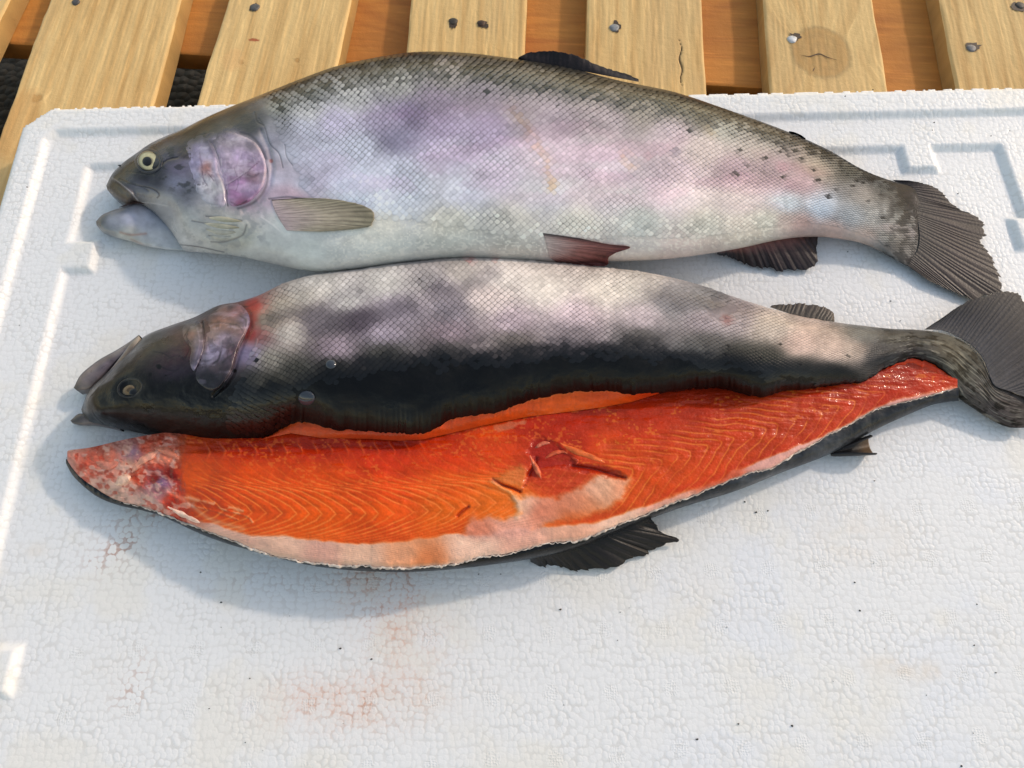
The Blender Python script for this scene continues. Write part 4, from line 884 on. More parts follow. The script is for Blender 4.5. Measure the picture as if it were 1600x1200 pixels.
    cr2 = [([(317,502),(318,522),(316,545),(310,565),(302,580)], 1.3, .8), ([(295,512),(290,530),(296,545),(290,560)], 1.0, .6), ([(352,490),(372,486),(386,500),(385,518),(372,545),(364,572),(350,600),(336,612)], 2.0, .7),
           ([(240,550),(255,553),(268,560)], 1.4, .25), ([(250,572),(262,578),(275,580)], 1.2, .25), ([(258,588),(268,584),(280,576)], 1.2, .2), ([(264,560),(278,556),(288,562)], 1.2, .2),
           ([(335,568),(342,560),(344,552)], 1.2, .7), ([(345,565),(360,555),(372,545)], 1.4, .6), ([(380,480),(390,478),(402,472)], 1.4, .6), ([(143,640),(150,650),(162,662)], 1.0, .5)]
    g = crease_sum(px, py, cr2); c = mix(c, hexc('#15121a'), g*.7)
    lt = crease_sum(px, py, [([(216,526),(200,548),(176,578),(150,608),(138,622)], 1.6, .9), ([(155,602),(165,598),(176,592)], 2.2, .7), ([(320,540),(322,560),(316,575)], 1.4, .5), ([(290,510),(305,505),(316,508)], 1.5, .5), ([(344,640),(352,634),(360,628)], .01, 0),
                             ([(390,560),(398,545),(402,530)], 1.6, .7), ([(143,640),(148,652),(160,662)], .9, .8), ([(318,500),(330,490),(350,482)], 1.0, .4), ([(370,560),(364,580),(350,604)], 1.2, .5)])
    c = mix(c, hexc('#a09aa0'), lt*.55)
    # red bruise behind the gill cover
    for x, y, r, h, a in ((395,478,13,'#a8453c',.8),(392,498,11,'#a04640',.8),(390,522,9,'#9a3f3c',.8),(392,508,8,'#8a2c2a',.5),(300,545,16,'#6e3c3c',.5),(1135,500,10,'#7a4846',.5),(735,405,8,'#b86a68',.35),(775,404,7,'#c07a70',.3)):
        d = np.hypot(px-x, py-y)+6*(fbm(px/7, py/7, int(x), 3)-.5); c = mix(c, hexc(h), (1-sm(r*.4, r*1.3, d))*a)
    # wrinkled tail root: long dark and pale streaks running with the body
    wr = sm(1350, 1420, px)*(1-sm(1590, 1606, px))
    S_ = np.arange(px.shape[0])[:, None]/1.0
    st = fbm(S_/26.+t*2.0, t*24+S_/70, 131, 4)
    c = mix(c, hexc('#26241f'), sm(.46, .64, .5*st+.5*fbm(px/9, py/7, 139, 3))*wr*.6); c = mix(c, hexc('#9b998c'), sm(.55, .68, fbm(S_/22.+9, t*26+S_/60, 137, 3))*wr*sm(.1, .3, t)*.35)
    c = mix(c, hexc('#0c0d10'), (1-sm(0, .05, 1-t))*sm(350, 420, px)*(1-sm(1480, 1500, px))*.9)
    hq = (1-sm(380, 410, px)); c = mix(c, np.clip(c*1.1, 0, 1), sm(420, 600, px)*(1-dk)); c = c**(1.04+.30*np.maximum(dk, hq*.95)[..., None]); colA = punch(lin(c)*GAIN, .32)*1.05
    zz = z-.0007*g+.0006*lt
    zz = zz+.0009*(fbm(px/22, py/15, 141, 3)-.5)*dk*(1-sm(.8, .95, t))+.0011*(fbm(px/70, py/40, 142, 2)-.5)+.0006*(st-.5)*wr
    zz = zz-.0020*np.exp(-(seg_dist(px, py, [(372,474),(389,490),(391,510),(382,532),(372,556),(364,584),(352,602),(334,618)])/4.)**2)
    zz = zz-.0030*np.exp(-(((px-203)/17)**2+((py-604)/13)**2)**1.3)
    zz = zz+.0006*(fbm(px/10, py/9, 144, 3)-.5)*(1-sm(370, 400, px))
    S = Surf(px, py, zz); pos = P(px, py, zz)
    bx = np.interp(py, [420, 460, 480, 520, 560, 600, 640, 690], [400, 402, 406, 400, 386, 366, 350, 345])
    mask = sm(0, 22, px-bx)*sm(.0, .05, t)*(1-.55*sm(1368, 1374, px))*(1-sm(1400, 1440, px))
    mask = mask*(1-sm(.45, 1.0, dk)*.93*sm(400, 470, px))*(1-sm(640, 690, py)*(1-sm(420, 520, px)))
    mask = mask*(1-.9*sm(.52, .60, fbm(px/60, py/26, 150, 3))*sm(1040, 1120, px)*(1-sm(500, 540, py)))
    line = .55+.6*sm(.35, .65, fbm(px/60, py/40, 151, 3))-.45*np.exp(-(((px-900)/170)**2+((py-440)/28)**2))
    mask = mask*np.clip(line, .25, 1.1)
    gls = (.40+.60*np.maximum(dk, 1-sm(390, 420, px)))*(1-.75*sm(1250, 1420, px)*(1-.6*dk))
    body_solid('skin', px, py, zz, colA*(1-.86*np.clip(mask*1.25, 0, 1))[..., None], .0012, M_dark, root, gls)
    n = px.shape[0]; al = []; x = float(np.argmin(abs(px[:, 0]-340)))
    while x < n-6:
        al.append(x); hh = kk[int(x), 3]-kk[int(x), 1]; x += 5.2+4.6*min(1, max(0, hh/240.))**.9
        if px[int(min(x, n-1)), 0] > 1440: break
    tj = t[0]; ac = np.interp(np.linspace(.012, .98, 52), tj, np.arange(len(tj)))
    make_scales(pos, colA, mask, al, ac, 'scales', root, M_scale, 14, gloss=gls)
    # jaws
    def jaw(nm, kj, pts_, floor=.0012, edge=None):
        jx, jy, jz, jt, _ = body_top(kj, 150, 60)
        jc = idw(jx, jy, pts_, 7)*(1+.3*(fbm(jx/12, jy/9, 7, 4)-.5))[..., None]
        jc = mix(jc, hexc('#1b181a'), (1-sm(.02, .10, jt))*.8)
        body_solid(nm, jx, jy, jz, punch(lin(jc)*GAIN, .25), floor, M_head, root)
    jaw('lower_jaw', [(115,606,120,610,.012,.012,.001),(125,587,137,609,.014,.013,.004),(145,569,150,600,.017,.015,.006),(185,545,180,570,.022,.020,.006),(205,532,206,545,.025,.024,.004),(217,523,219,531,.028,.027,.002)],
        [(118,606,'#4a3f3f'),(140,590,'#7a6a6c'),(150,600,'#6f5f5c'),(165,570,'#74666c'),(190,552,'#7a7070'),(210,532,'#6a645c'),(130,605,'#82726c'),(175,565,'#5c5054')])
    jaw('maxilla', [(216,524,221,530,.034,.032,.001),(206,534,216,540,.034,.034,.003),(190,555,202,560,.034,.034,.004),(165,586,176,594,.032,.033,.004),(145,607,152,618,.030,.032,.003),(136,618,139,628,.026,.027,.001)],
        [(216,526,'#8a8074'),(200,548,'#77695f'),(170,585,'#6c5c58'),(145,612,'#5a4c4c')], .014)
    jaw('tongue_side_jaw', [(110,657,113,661,.006,.006,.001),(122,647,124,664,.007,.006,.003),(140,650,144,664,.008,.006,.004),(160,655,166,667,.009,.007,.004),(185,662,188,672,.010,.008,.003)],
        [(112,658,'#4c4544'),(125,650,'#5a514f'),(135,660,'#7a6c68'),(160,663,'#6c5f5e')])
    # gill cover
    def cf(pts_, e=8, cr_=(), lt_=(), sd=1, poly=None, keep=(0, 1)):
        def f(x, y):
            c_ = idw(x, y, pts_, e)
            if poly:
                wq = np.maximum(sm(1, 14, seg_dist(x, y, poly+[poly[0]])), sm(keep[0], keep[1], x+.3*(y-550))); c_ = mix(idw(x, y, pts, 10.), c_, wq)
            c_ = c_*(1+.5*(fbm(x/14, y/12, sd, 4)-.5)+.24*(fbm(x/4, y/4, sd+4, 3)-.5))[..., None]*.9
            c_ = mix(c_, hexc('#bcb4cc'), sm(.60, .70, fbm(x/22+y/30, y/7, sd+9, 3))*.25)
            c_ = mix(c_, hexc('#2c2028'), sm(.56, .68, fbm(x/10, y/13, sd+12, 3))*.3)
            c_ = mix(c_, hexc('#1c141c'), crease_sum(x, y, list(cr_))*.65); c_ = mix(c_, hexc('#b4a8bc'), crease_sum(x, y, list(lt_))*.5)
            return punch(lin(c_)*GAIN, .28)
        return f
    gp = [(318,504),(330,488),(345,477),(370,474),(384,484),(391,500),(386,518),(378,534),(371,556),(363,580),(352,597),(337,611),(318,606),(303,586),(308,562),(317,545),(321,525)]
    patch('gill_cover', gp, S, lambda x, y: .0019*sm(312, 372, x+.25*(y-550))+.0001, root, cf([(325,500,'#7d655c'),(345,486,'#84605a'),(372,486,'#8c6468'),(386,498,'#7c6c88'),(340,505,'#8d665c'),(365,510,'#8a6a66'),(330,525,'#86706e'),(350,530,'#8c7c8c'),(328,545,'#8d86a0'),(345,550,'#8a7c94'),(362,548,'#6f5660'),(320,562,'#7c7488'),(340,575,'#54474e'),(330,592,'#2c282f'),(315,600,'#1f1d24')], 6,
        cr_=[([(333,568),(341,562),(345,550)], 1.6, .8), ([(348,566),(360,556),(372,546)], 1.6, .6), ([(322,505),(345,504),(370,508),(378,515)], 1.0, .5), ([(376,494),(384,500),(384,510)], .9, .6)], lt_=[([(388,497),(384,520),(374,545),(366,575),(352,596)], 1.5, .6), ([(322,512),(345,505),(368,512)], 1.2, .5), ([(325,548),(340,540),(352,540)], 2.2, .4)], sd=61, poly=gp, keep=(330, 360)),
        M_head, edge=5, n=130, m=36, relief=lambda x, y: .0008*(fbm(x/12, y/12, 6, 3)-.5))
    pp = [(284,514),(296,502),(312,502),(319,520),(319,545),(311,566),(302,580),(296,566),(298,545),(288,532)]
    patch('cheek_plate', pp, S, lambda x, y: .0012*sm(292, 312, x)+.0001, root, cf([(290,512,'#7f7468'),(305,508,'#8a7c70'),(295,525,'#946a5c'),(310,530,'#8a7a84'),(305,550,'#7a7088'),(303,570,'#7d7890')], 6, cr_=[([(316,510),(318,535),(312,560)], 1.0, .7), ([(296,512),(291,525),(298,538)], 1.2, .6)], lt_=[([(308,512),(312,535),(306,560)], 1.4, .5)], sd=67, poly=pp, keep=(300, 318)), M_head, edge=4, n=80, m=20)
    # eye in its socket
    eye(root, S, 203, 609, 12.5, 8.5, iris='#6a583c', rimc='#2a221a', pup=.58, bulge=.0022, pupoff=(5, 3), ang=-.35)
    ring_fold('eyelid', root, S, 203, 606, 19, 13.5, 2.0, .0005, '#141214', M_head, -.3)
    # ---------------- opened half: flesh
    FU = [(105,706),(110,703),(142,699),(189,688),(230,680),(290,672),(345,676),(417,668),(460,652),(500,658),(575,660),(625,668),(675,656),(712,644),(750,634),(820,622),(875,608),(1000,604),(1087,597),(1187,604),(1300,588),(1366,574),(1412,560),(1459,566),(1494,592)]
    FL = [(104,716),(108,725),(121,741),(152,766),(189,784),(222,793),(255,803),(330,833),(392,856),(455,875),(517,883),(580,886),(640,887),(712,881),(750,872),(800,864),(850,851),(900,845),(925,837),(962,822),(1000,807),(1037,792),(1075,777),(1125,757),(1162,743),(1209,729),(1256,701),(1319,667),(1366,642),(1412,628),(1459,618),(1496,605)]
    nS, nT = 1300, 230
    def by_x(P_, n_):
        p = np.array(P_, float); s = np.linspace(0, 1, n_); xs = 105+(1496-105)*s; q = smooth_poly(P_, 1500); o = np.argsort(q[:, 0], kind='stable'); q = q[o]
        return xs, np.interp(xs, q[:, 0], q[:, 1])
    xu, yu = by_x(FU, nS); xl, yl = by_x(FL, nS)
    jag = 2.2*(fbm(xl/16, xl*0, 201, 4)-.5)*2; yl = yl+jag
    tt = np.linspace(0, 1, nT)[None, :]; X = np.broadcast_to(xu[:, None], (nS, nT)).copy(); Y = yu[:, None]*(1-tt)+yl[:, None]*tt; T = np.broadcast_to(tt, X.shape)
    zu = np.interp(X, [105, 200, 350, 600, 900, 1200, 1400, 1496], [.016, .024, .030, .031, .031, .029, .027, .022])
    zl = np.interp(X, [105, 200, 350, 600, 900, 1200, 1400, 1496], [.013, .020, .030, .034, .032, .027, .023, .021])
    Z = zu*(1-T)+zl*T+np.interp(X, [105, 250, 500, 900, 1300, 1496], [.004, .007, .007, .006, .003, 0])*np.sin(np.pi*np.clip(T, 0, 1))**.8
    # bevel at the outer rim
    rim = 1-sm(0, .05, 1-T); Z = Z-.0016*rim**2
    # colours
    base = idw(X, Y, [(300,700,'#b84a28'),(300,740,'#d2602c'),(330,780,'#c4502a'),(400,700,'#a83018'),(400,740,'#d65a20'),(400,790,'#d05c28'),(500,700,'#b23416'),(500,745,'#d8591c'),(500,800,'#d8641f'),(600,690,'#a42c14'),(600,720,'#c23c14'),(600,760,'#d6541a'),
        (600,800,'#d8621e'),(600,835,'#c8501c'),(700,680,'#c03c14'),(700,710,'#cc4414'),(700,760,'#d66220'),(700,800,'#da7422'),(760,670,'#d45420'),(770,700,'#d4501a'),(760,790,'#dc7a2c'),(790,780,'#dc7e30'),(830,660,'#b63418'),(900,650,'#ac2c14'),
        (900,690,'#b43214'),(950,700,'#c8481c'),(1000,640,'#b03016'),(1000,680,'#bc3818'),(1000,720,'#c8481e'),(1050,740,'#c84a20'),(1100,640,'#ac3018'),(1100,690,'#c04020'),(1150,720,'#c04422'),(1200,640,'#b43a20'),(1200,680,'#b63c20'),(1300,610,'#a62a16'),
        (1300,640,'#b83c22'),(1400,585,'#9c2412'),(1400,610,'#b43420'),(1460,585,'#b83a22'),(990,760,'#c84e22'),(850,730,'#b84026'),(900,745,'#b8442c'),(720,830,'#c8541c')], 16)
    v1 = fbm(X/30, Y/20, 211, 4); v2 = fbm(X/8, Y/6, 213, 3)
    base = base*(1+.22*(v1-.5)+.12*(v2-.5))[..., None]
    # myomere sheets, left group
    ax = np.interp(X, [300, 400, 500, 620, 700, 800], [796, 801, 803, 802, 796, 782])
    yy = Y-ax
    gL = np.interp(yy, [-125,-100,-75,-55,-46,-41,-34,-22,-10,0,10,22,32,42,52,75], [-12,0,22,52,78,112,138,162,182,192,180,150,112,55,-40,-200])
    wv = 9*(fbm(X/75, Y/50, 221, 2)-.5)*2+1.0*(fbm(X/14, Y/10, 223, 2)-.5)
    phL = (X-gL+wv)/22.5
    wL = np.abs((phL % 1)-.5)*2; grad = np.hypot(*np.gradient(phL, axis=(0, 1)))/1.07*22.5/1.0
    def lines(ph, wpx):
        gx = np.gradient(ph, axis=0)/((1496-105)/(nS-1)); gy = np.gradient(ph, axis=1)/np.maximum((yl-yu)[:, None]/(nT-1), .05)
        gm = np.hypot(gx, gy)+1e-6; d = np.abs((ph % 1)-.5); d = .5-d
        dist = d/gm
        return np.exp(-(dist/wpx)**2)*(1-sm(.16, .34, gm)*.75), d
    ln, dl = lines(phL, 1.3)
    aL = (1-sm(800, 850, X-.35*(Y-750)))*sm(285, 330, X)*(.30+.70*sm(-60, -44, yy))*(.6+.4*sm(.38, .5, fbm(X/24, Y/16, 227, 3)))
    aL = aL*(.55+.45*sm(-100, -60, yy))
    # right group
    axr = 735-(X-985)*.305; yr = Y-axr
    gR = -(np.sqrt((np.where(yr < 0, yr*2.6, yr*1.08))**2+90)-9.5)+14*(fbm(X/34, Y/22, 239, 2)-.5)
    wvr = 7*(fbm(X/50, Y/40, 231, 3)-.5)*2
    phR = (X-gR+wvr)/23.
    lr, dr = lines(phR, 1.2)
    aR = sm(900, 970, X-.2*(Y-700))*(1-sm(1330, 1440, X))*(.40+.60*sm(.35, .5, fbm(X/26, Y/18, 233, 3)))*sm(-60, -28, yr)
    # middle group of arcs around the wound
    phM = (X+.9*(Y-700)+ .004*(Y-760)**2 + wv)/20.
    lm, dm = lines(phM, 1.1)
    aM = np.exp(-(((X-880)/75)**2+((Y-745)/38)**2)**1.5)*.8
    bright = hexc('#ffa060')
    base = mix(base, bright, ln*aL*.85); base = mix(base, hexc('#f59058'), lr*aR*.7); base = mix(base, hexc('#e08464'), lm*aM*.4)
    # flat tone steps between sheets
    base = base*(1+.10*aL*(dl*2-.5)+.08*aR*(dr*2-.5))[..., None]
    # ribs / vertebra marks along the upper left
    vb = np.exp(-((Y-(704-(X-300)*.03))/11)**2)*sm(300, 330, X)*(1-sm(640, 700, X))
    ribs = np.exp(-(((X+4*np.sin(Y/6)+3*(fbm(X/9, Y/9, 3, 2)-.5)) % 24-12)/2.2)**2)
    base = mix(base, hexc('#d2745a'), vb*ribs*.55); base = mix(base, hexc('#8c1c10'), vb*(1-ribs)*.38)
    base = mix(base, hexc('#7c1a10'), np.exp(-((T-.07)/.07)**2)*sm(430, 480, X)*.35)
    # ragged paler spots in the upper flesh
    sp = sm(.66, .74, vn(X/4.2, Y/3.2, 241))*sm(.5, .62, fbm(X/34, Y/16, 243, 3))*(1-sm(.5, .75, T))
    base = mix(base, hexc('#e28a50'), sp*.5)
    # belly fat along the outer rim
    FB = np.interp(X, [105, 267, 330, 392, 455, 580, 650, 690, 762, 805, 850, 925, 962, 1000, 1050, 1125, 1150, 1194, 1287, 1366, 1412, 1496],
                      [900, 803, 819, 833, 839, 850, 842, 836, 832, 826, 822, 818, 806, 795, 775, 748, 735, 718, 682, 638, 621, 603])
    FB = FB+5*(fbm(X/26, Y/20, 251, 3)-.5)*2
    fat = sm(-3.5, 3.5, Y-FB)
    fatc = idw(X, Y, [(300,815,'#c88878'),(340,832,'#e0b3a0'),(450,858,'#e4bca6'),(500,865,'#d8a898'),(560,870,'#e6bda4'),(640,868,'#e2ac8c'),(660,872,'#d08a64'),(740,858,'#e8c4b0'),(820,850,'#dcaa98'),(900,835,'#e0ac94'),(960,815,'#e6c0ac'),(1050,785,'#d8a090'),(1130,750,'#c86858'),(1200,722,'#dca8a0'),(1290,684,'#e0b0aa'),(1366,642,'#dca8a4'),(1450,615,'#d49890')], 14)
    fatc = fatc*(1+.16*(fbm(X/22, Y/10, 253, 4)-.5)+.08*(v2-.5))[..., None]
    fatc = mix(fatc, hexc('#f0dccc'), (1-sm(0, .03, 1-T))*.5)
    base = mix(base, fatc, fat)
    base = mix(base, hexc('#b82e22'), np.exp(-((Y-(FB-6))/5)**2)*sm(1000, 1060, X)*(1-sm(1200, 1300, X))*.35)
    # pink fatty field under the wound
    fld = [(718,836),(740,806),(790,812),(812,800),(800,778),(822,772),(870,778),(905,764),(940,740),(985,750),(972,780),(945,800),(900,812),(850,822),(800,842),(750,842)]
    def soft_in(poly, blur, seed):
        d = seg_dist(X, Y, poly+[poly[0]]); ins = inside(X, Y, poly); sd_ = np.where(ins, d, -d)+7*(fbm(X/15, Y/11, seed, 4)-.5)*2
        return sm(-blur, blur, sd_)
    f1 = soft_in(fld, 7, 261)
    pinkc = idw(X, Y, [(740,825,'#d08c7c'),(800,830,'#dca698'),(812,790,'#e2b8a4'),(850,800,'#cf8a7c'),(900,790,'#d0897c'),(940,760,'#dca098'),(975,760,'#d89088'),(900,812,'#cc7458'),(860,830,'#dcA090')], 12)
    pinkc = pinkc*(1+.24*(fbm((X+Y*1.2)/40, (X-Y)/7, 263, 4)-.5)+.14*(v2-.5))[..., None]
    base = mix(base, pinkc, f1*.92)
    # tan flap left of wound
    f2 = soft_in([(764,752),(790,738),(815,724),(824,732),(826,742),(815,762),(800,757),(780,750)], 5., 265); base = mix(base, hexc('#cf8a5a')*(1+.1*(v2-.5))[..., None], f2*.75)
    wound = [(828,690),(850,684),(872,692),(880,702),(905,726),(940,730),(978,746),(972,748),(930,738),(895,735),(868,728),(845,735),(832,745),(815,765),(824,742),(834,726),(826,708)]
    f3 = soft_in(wound, 5, 267); base = mix(base, hexc('#8f1d18'), f3*.65)
    gash = crease_sum(X, Y, [([(770,750),(785,758),(800,763),(812,768)], 2.6, 1.), ([(895,728),(930,734),(955,742),(976,747)], 3.2, 1.), ([(715,806),(722,799),(732,792)], 2.4, .8), ([(826,742),(834,728),(838,716)], 3., .8)])
    base = mix(base, hexc('#7c150c'), gash*.65)
    wl = crease_sum(X, Y, [([(770,752),(784,762),(798,770),(810,786)], 3.2, .8), ([(805,775),(812,792),(808,808)], 5, .7)])
    base = mix(base, hexc('#e8c4a4'), wl*.7)
    # pale membrane patch
    f4 = soft_in([(768,666),(790,660),(815,656),(822,658),(820,664),(795,670),(772,674)], 2., 269); base = mix(base, hexc('#c89088'), f4*.6)
    # head half: pink gristle
    hb = np.interp(Y, [680, 700, 730, 760, 790], [285, 284, 280, 285, 300]); hm = 1-sm(-9, 9, X-hb+8*(fbm(X/9, Y/9, 271, 3)-.5)*2)
    hc = idw(X, Y, [(112,715,'#c4857a'),(140,720,'#b86058'),(170,712,'#c07468'),(170,740,'#c88c80'),(200,700,'#b07c70'),(208,705,'#8a7088'),(200,730,'#d09c88'),(195,752,'#e0b8a4'),(225,700,'#c8685c'),(215,745,'#b84438'),(240,715,'#d08878'),(240,745,'#9c4a54'),
        (252,752,'#7c6488'),(268,742,'#8a2424'),(250,770,'#b87880'),(270,780,'#b83a30'),(250,690,'#c87064'),(270,715,'#cc8070'),(180,770,'#b8988c'),(230,785,'#c0a498')], 7)
    hc = hc*(1+.5*(fbm(X/11, Y/9, 273, 4)-.5)+.18*(v2-.5))[..., None]
    hc = mix(hc, hexc('#e0b8a8'), sm(.56, .66, fbm(X/13, Y/10, 275, 3))*.6); hc = mix(hc, hexc('#9c3430'), sm(.58, .68, fbm(X/12+7, Y/10, 277, 3))*.5)
    base = mix(base, hc, hm)
    base = mix(base, hexc('#6e1418'), crease_sum(X, Y, [([(240,742),(244,746)], 5, .9), ([(264,742),(270,745)], 6, .9)])*.8)
    base = mix(base, hexc('#e8c8b4'), crease_sum(X, Y, [([(186,752),(196,752)], 8, .8), ([(262,765),(300,790),(330,812),(380,826)], 4, .6)])*.7)
    # white curds where the pink meets the first sheets
    cur = crease_sum(X, Y, [([(290,776),(310,782),(345,790),(380,798)], 3.5, .8), ([(335,785),(350,796),(385,806),(395,816)], 1.6, .8), ([(300,790),(340,800),(372,812)], 1.5, .6)])
    base = mix(base, hexc('#eec0a4'), cur*sm(.3, .5, fbm(X/9, Y/6, 281, 2))*.8)
    rimd = (1-sm(0, .012, 1-T)); 
    colF = lin(base)*GAIN*FLC_(lin(base)); colF[..., 1] *= 1+.28*sm(820, 960, X)*(1-fat)
    # relief
    Z = Z+.0004*(dl*2-.5)*aL+.0004*(dr*2-.5)*aR+.0012*(v1-.5)+.0002*(v2-.5)-.0018*gash-.0014*f3+.0006*f1+.0010*f2
    Z = Z+hm*(.0034*(fbm(X/13, Y/11, 291, 3)-.5)+.0010*(fbm(X/5, Y/4, 292, 2)-.5))+.0010*wl+.0006*cur-.0012*vb*(1-ribs)*.5+.0004*fat
    Z = Z+.0016*(1-sm(.62, .75, T))*(1-hm)*(fbm(X/44, Y/9, 293, 3)-.5)
    top = P(X, Y, Z)
    flesh = build('flesh', top, gfaces(nS, nT), M_flesh, root, colF)
    # torn flaps in the wound
    def flap(nm, pts_, w_, h, hx, seed):
        p = smooth_poly(pts_, 40); a = np.linspace(0, np.pi, 9); d = np.gradient(p, axis=0); nn_ = np.stack([-d[:, 1], d[:, 0]], -1); nn_ /= np.linalg.norm(nn_, axis=1)[:, None]
        s = np.linspace(0, 1, 40); ww = w_*np.sin(np.pi*np.clip(s, .04, .97))**.6*(.7+.6*vn(s*7, s*0, seed))
        qx = p[:, 0:1]+nn_[:, 0:1]*np.cos(a)*ww[:, None]; qy = p[:, 1:2]+nn_[:, 1:2]*np.cos(a)*ww[:, None]
        zq = SF.zs(qx, qy, .03)+h*np.sin(a)*(ww[:, None]/w_)-.0004
        c_ = np.broadcast_to(hexc(hx), qx.shape+(3,))*(.8+.4*fbm(s[:, None]*9+0*a, a*1.2, seed, 3))[..., None]
        build(nm, P(qx, qy, zq), gfaces(40, 9), M_flesh, root, lin(c_)*GAIN*FLC_(lin(c_)))
    SF = Surf(X, Y, Z)
    flap('torn_flesh', [(872,690),(885,698),(903,706),(925,714),(948,724)], 5.0, .0014, '#d07850', 1)
    flap('torn_flesh', [(828,712),(836,728),(842,740),(846,749)], 3.8, .0022, '#cf7a66', 2)
    flap('torn_flesh', [(852,716),(866,708),(880,706),(888,710)], 3.4, .0018, '#c86a58', 3)
    flap('torn_flesh', [(836,700),(848,693),(860,692)], 3.4, .0016, '#c8786a', 4)
    flap('torn_flesh', [(893,714),(902,720),(900,726)], 3.5, .0020, '#c4564a', 5)
    flap('gristle', [(180,758),(192,750),(204,744)], 8, .0040, '#e4c0ac', 6)
    flap('gristle', [(206,738),(222,720),(236,712),(250,702)], 6, .0028, '#d49a88', 7)
    flap('gristle', [(150,722),(170,728),(185,722)], 6, .0022, '#c88478', 8)
    flap('gristle', [(240,700),(262,705),(280,718)], 5, .0022, '#d08878', 9)
    flap('gristle', [(262,792),(285,804),(315,818)], 4, .0014, '#e4c4b4', 10)
    # lip: cut face of the upper half
    lx = np.linspace(392, 1040, 620)
    kk_y = np.interp(lx, px[:, -1], py[:, -1]); kk_z = np.interp(lx, px[:, -1], zz[:, -1])
    SB = np.interp(lx, [392, 420, 455, 500, 580, 625, 660, 700, 750, 825, 875, 937, 987, 1040], [690, 684, 677, 684, 686, 689, 687, 678, 666, 651, 645, 637, 628, 612])
    SB = np.maximum(SB, kk_y+1)
    v = np.linspace(0, 1, 22)[None, :]
    LX = np.broadcast_to(lx[:, None], (620, 22)); LY = (kk_y-1)[:, None]*(1-v)+SB[:, None]*v
    zb = SF.zs(lx[::10], SB[::10], .032); zb = np.interp(lx, lx[::10], zb)
    LZ = (kk_z-.0006)[:, None]*(1-v)+(zb+.0006)[:, None]*v+.0012*np.sin(np.pi*v)
    lc = idw(LX, LY, [(400,688,'#c05030'),(480,675,'#c85c3a'),(600,682,'#b84e34'),(700,668,'#cc5a30'),(800,648,'#d4602c'),(880,632,'#dc6a2c'),(960,622,'#d8602a'),(1020,616,'#c84c24')], 12)
    lc = lc*(1+.2*(fbm(LX/24, LY/5, 301, 4)-.5)+.1*(fbm(LX/5, LY/4, 303, 2)-.5))[..., None]
    lc = mix(lc, hexc('#e8a888'), (1-sm(0, .16, v))*.45+0*LX)
    build('cut_lip', P(LX, LY, LZ+.0005*(fbm(LX/12, LY/6, 305, 2)-.5)), gfaces(620, 22), M_flesh, root, lin(lc)*GAIN*FLC_(lin(lc)))
    # right end: lip under the tail side of the cut
    lx = np.linspace(1384, 1494, 120); ky = np.interp(lx, px[:, -1], py[:, -1]); kz = np.interp(lx, px[:, -1], zz[:, -1])
    bot_y = ky+np.interp(lx, [1384, 1410, 1440, 1470, 1494], [2, 6, 12, 15, 4])
    v = np.linspace(0, 1, 14)[None, :]; LX = np.broadcast_to(lx[:, None], (120, 14)); LY = (ky-1)[:, None]*(1-v)+bot_y[:, None]*v
    LZ = (kz-.0005)[:, None]*(1-v)+(kz-.004)[:, None]*v+.0008*np.sin(np.pi*v)
    lc = idw(LX, LY, [(1390,575,'#c04028'),(1430,572,'#c84a30'),(1470,578,'#c4482e'),(1490,596,'#a83420')], 8)*(1+.2*(fbm(LX/9, LY/5, 311, 3)-.5))[..., None]
    build('cut_lip', P(LX, LY, LZ), gfaces(120, 14), M_flesh, root, lin(lc)*GAIN*FLC_(lin(lc)))
    # ---------------- dark skin of the opened half
    SO = [(101,716),(105,728),(118,748),(150,775),(187,790),(220,797),(255,808),(330,841),(412,866),(487,884),(562,892),(637,894),(712,889),(787,880),(825,874),(900,858),(960,834),(1012,812),(1075,790),(1150,767),(1225,737),(1300,708),(1369,671),(1412,651),(1459,632),(1500,626)]
    q = smooth_poly(SO, 1500); q = q[np.argsort(q[:, 0], kind='stable')]; xo = np.linspace(103, 1498, 1100)
    yo = np.interp(xo, q[:, 0], q[:, 1]); yi = np.interp(xo, xl, yl)-1.5; zi = np.interp(xo, xl, Z[:, -1])+.0004
    v = np.linspace(0, 1, 36)[None, :]
    X2 = np.broadcast_to(xo[:, None], (1100, 36)); Y2 = yi[:, None]*(1-v)+yo[:, None]*v
    zo = np.interp(xo, [103, 200, 400, 700, 1000, 1200, 1400, 1498], [.009, .012, .016, .017, .013, .010, .009, .010])
    curve = np.sqrt(np.clip(1-v**2.2, 0, 1)); Z2 = zo[:, None]+(zi-zo)[:, None]*curve+.0006*(fbm(X2/9, Y2/5, 321, 3)-.5)*(v > .02)
    sc_ = idw(X2, Y2, [(110,730,'#4a4644'),(150,770,'#23272c'),(220,800,'#1c1f24'),(300,828,'#1a1c1e'),(500,884,'#151516'),(700,886,'#161616'),(850,866,'#1a1a1c'),(1000,812,'#1e2024'),(1100,778,'#2c3036'),(1250,722,'#33363c'),(1350,672,'#2a2c30'),(1450,632,'#303236'),(1200,745,'#4c5056'),(1300,702,'#44474c')], 12)
    sc_ = sc_*(1+.5*(fbm(X2/18, Y2/6, 323, 4)-.5)+.3*(fbm(X2/4, Y2/4, 325, 2)-.5))[..., None]
    topb = P(X2, Y2, Z2)
    # underside back towards the spine, resting on the foam
    vb_ = np.linspace(0, 1, 10)[1:][None, :, None]
    inn = P(xo, np.interp(xo, xu, yu)*.55+yo*.45, .0012)
    und = topb[:, -1][:, None]*(1-vb_)+inn[:, None]*vb_; und[..., 2] = np.maximum(.0012, zo[:, None]*(1-np.sqrt(np.clip(1-(1-vb_[..., 0])**2.2, 0, 1))))
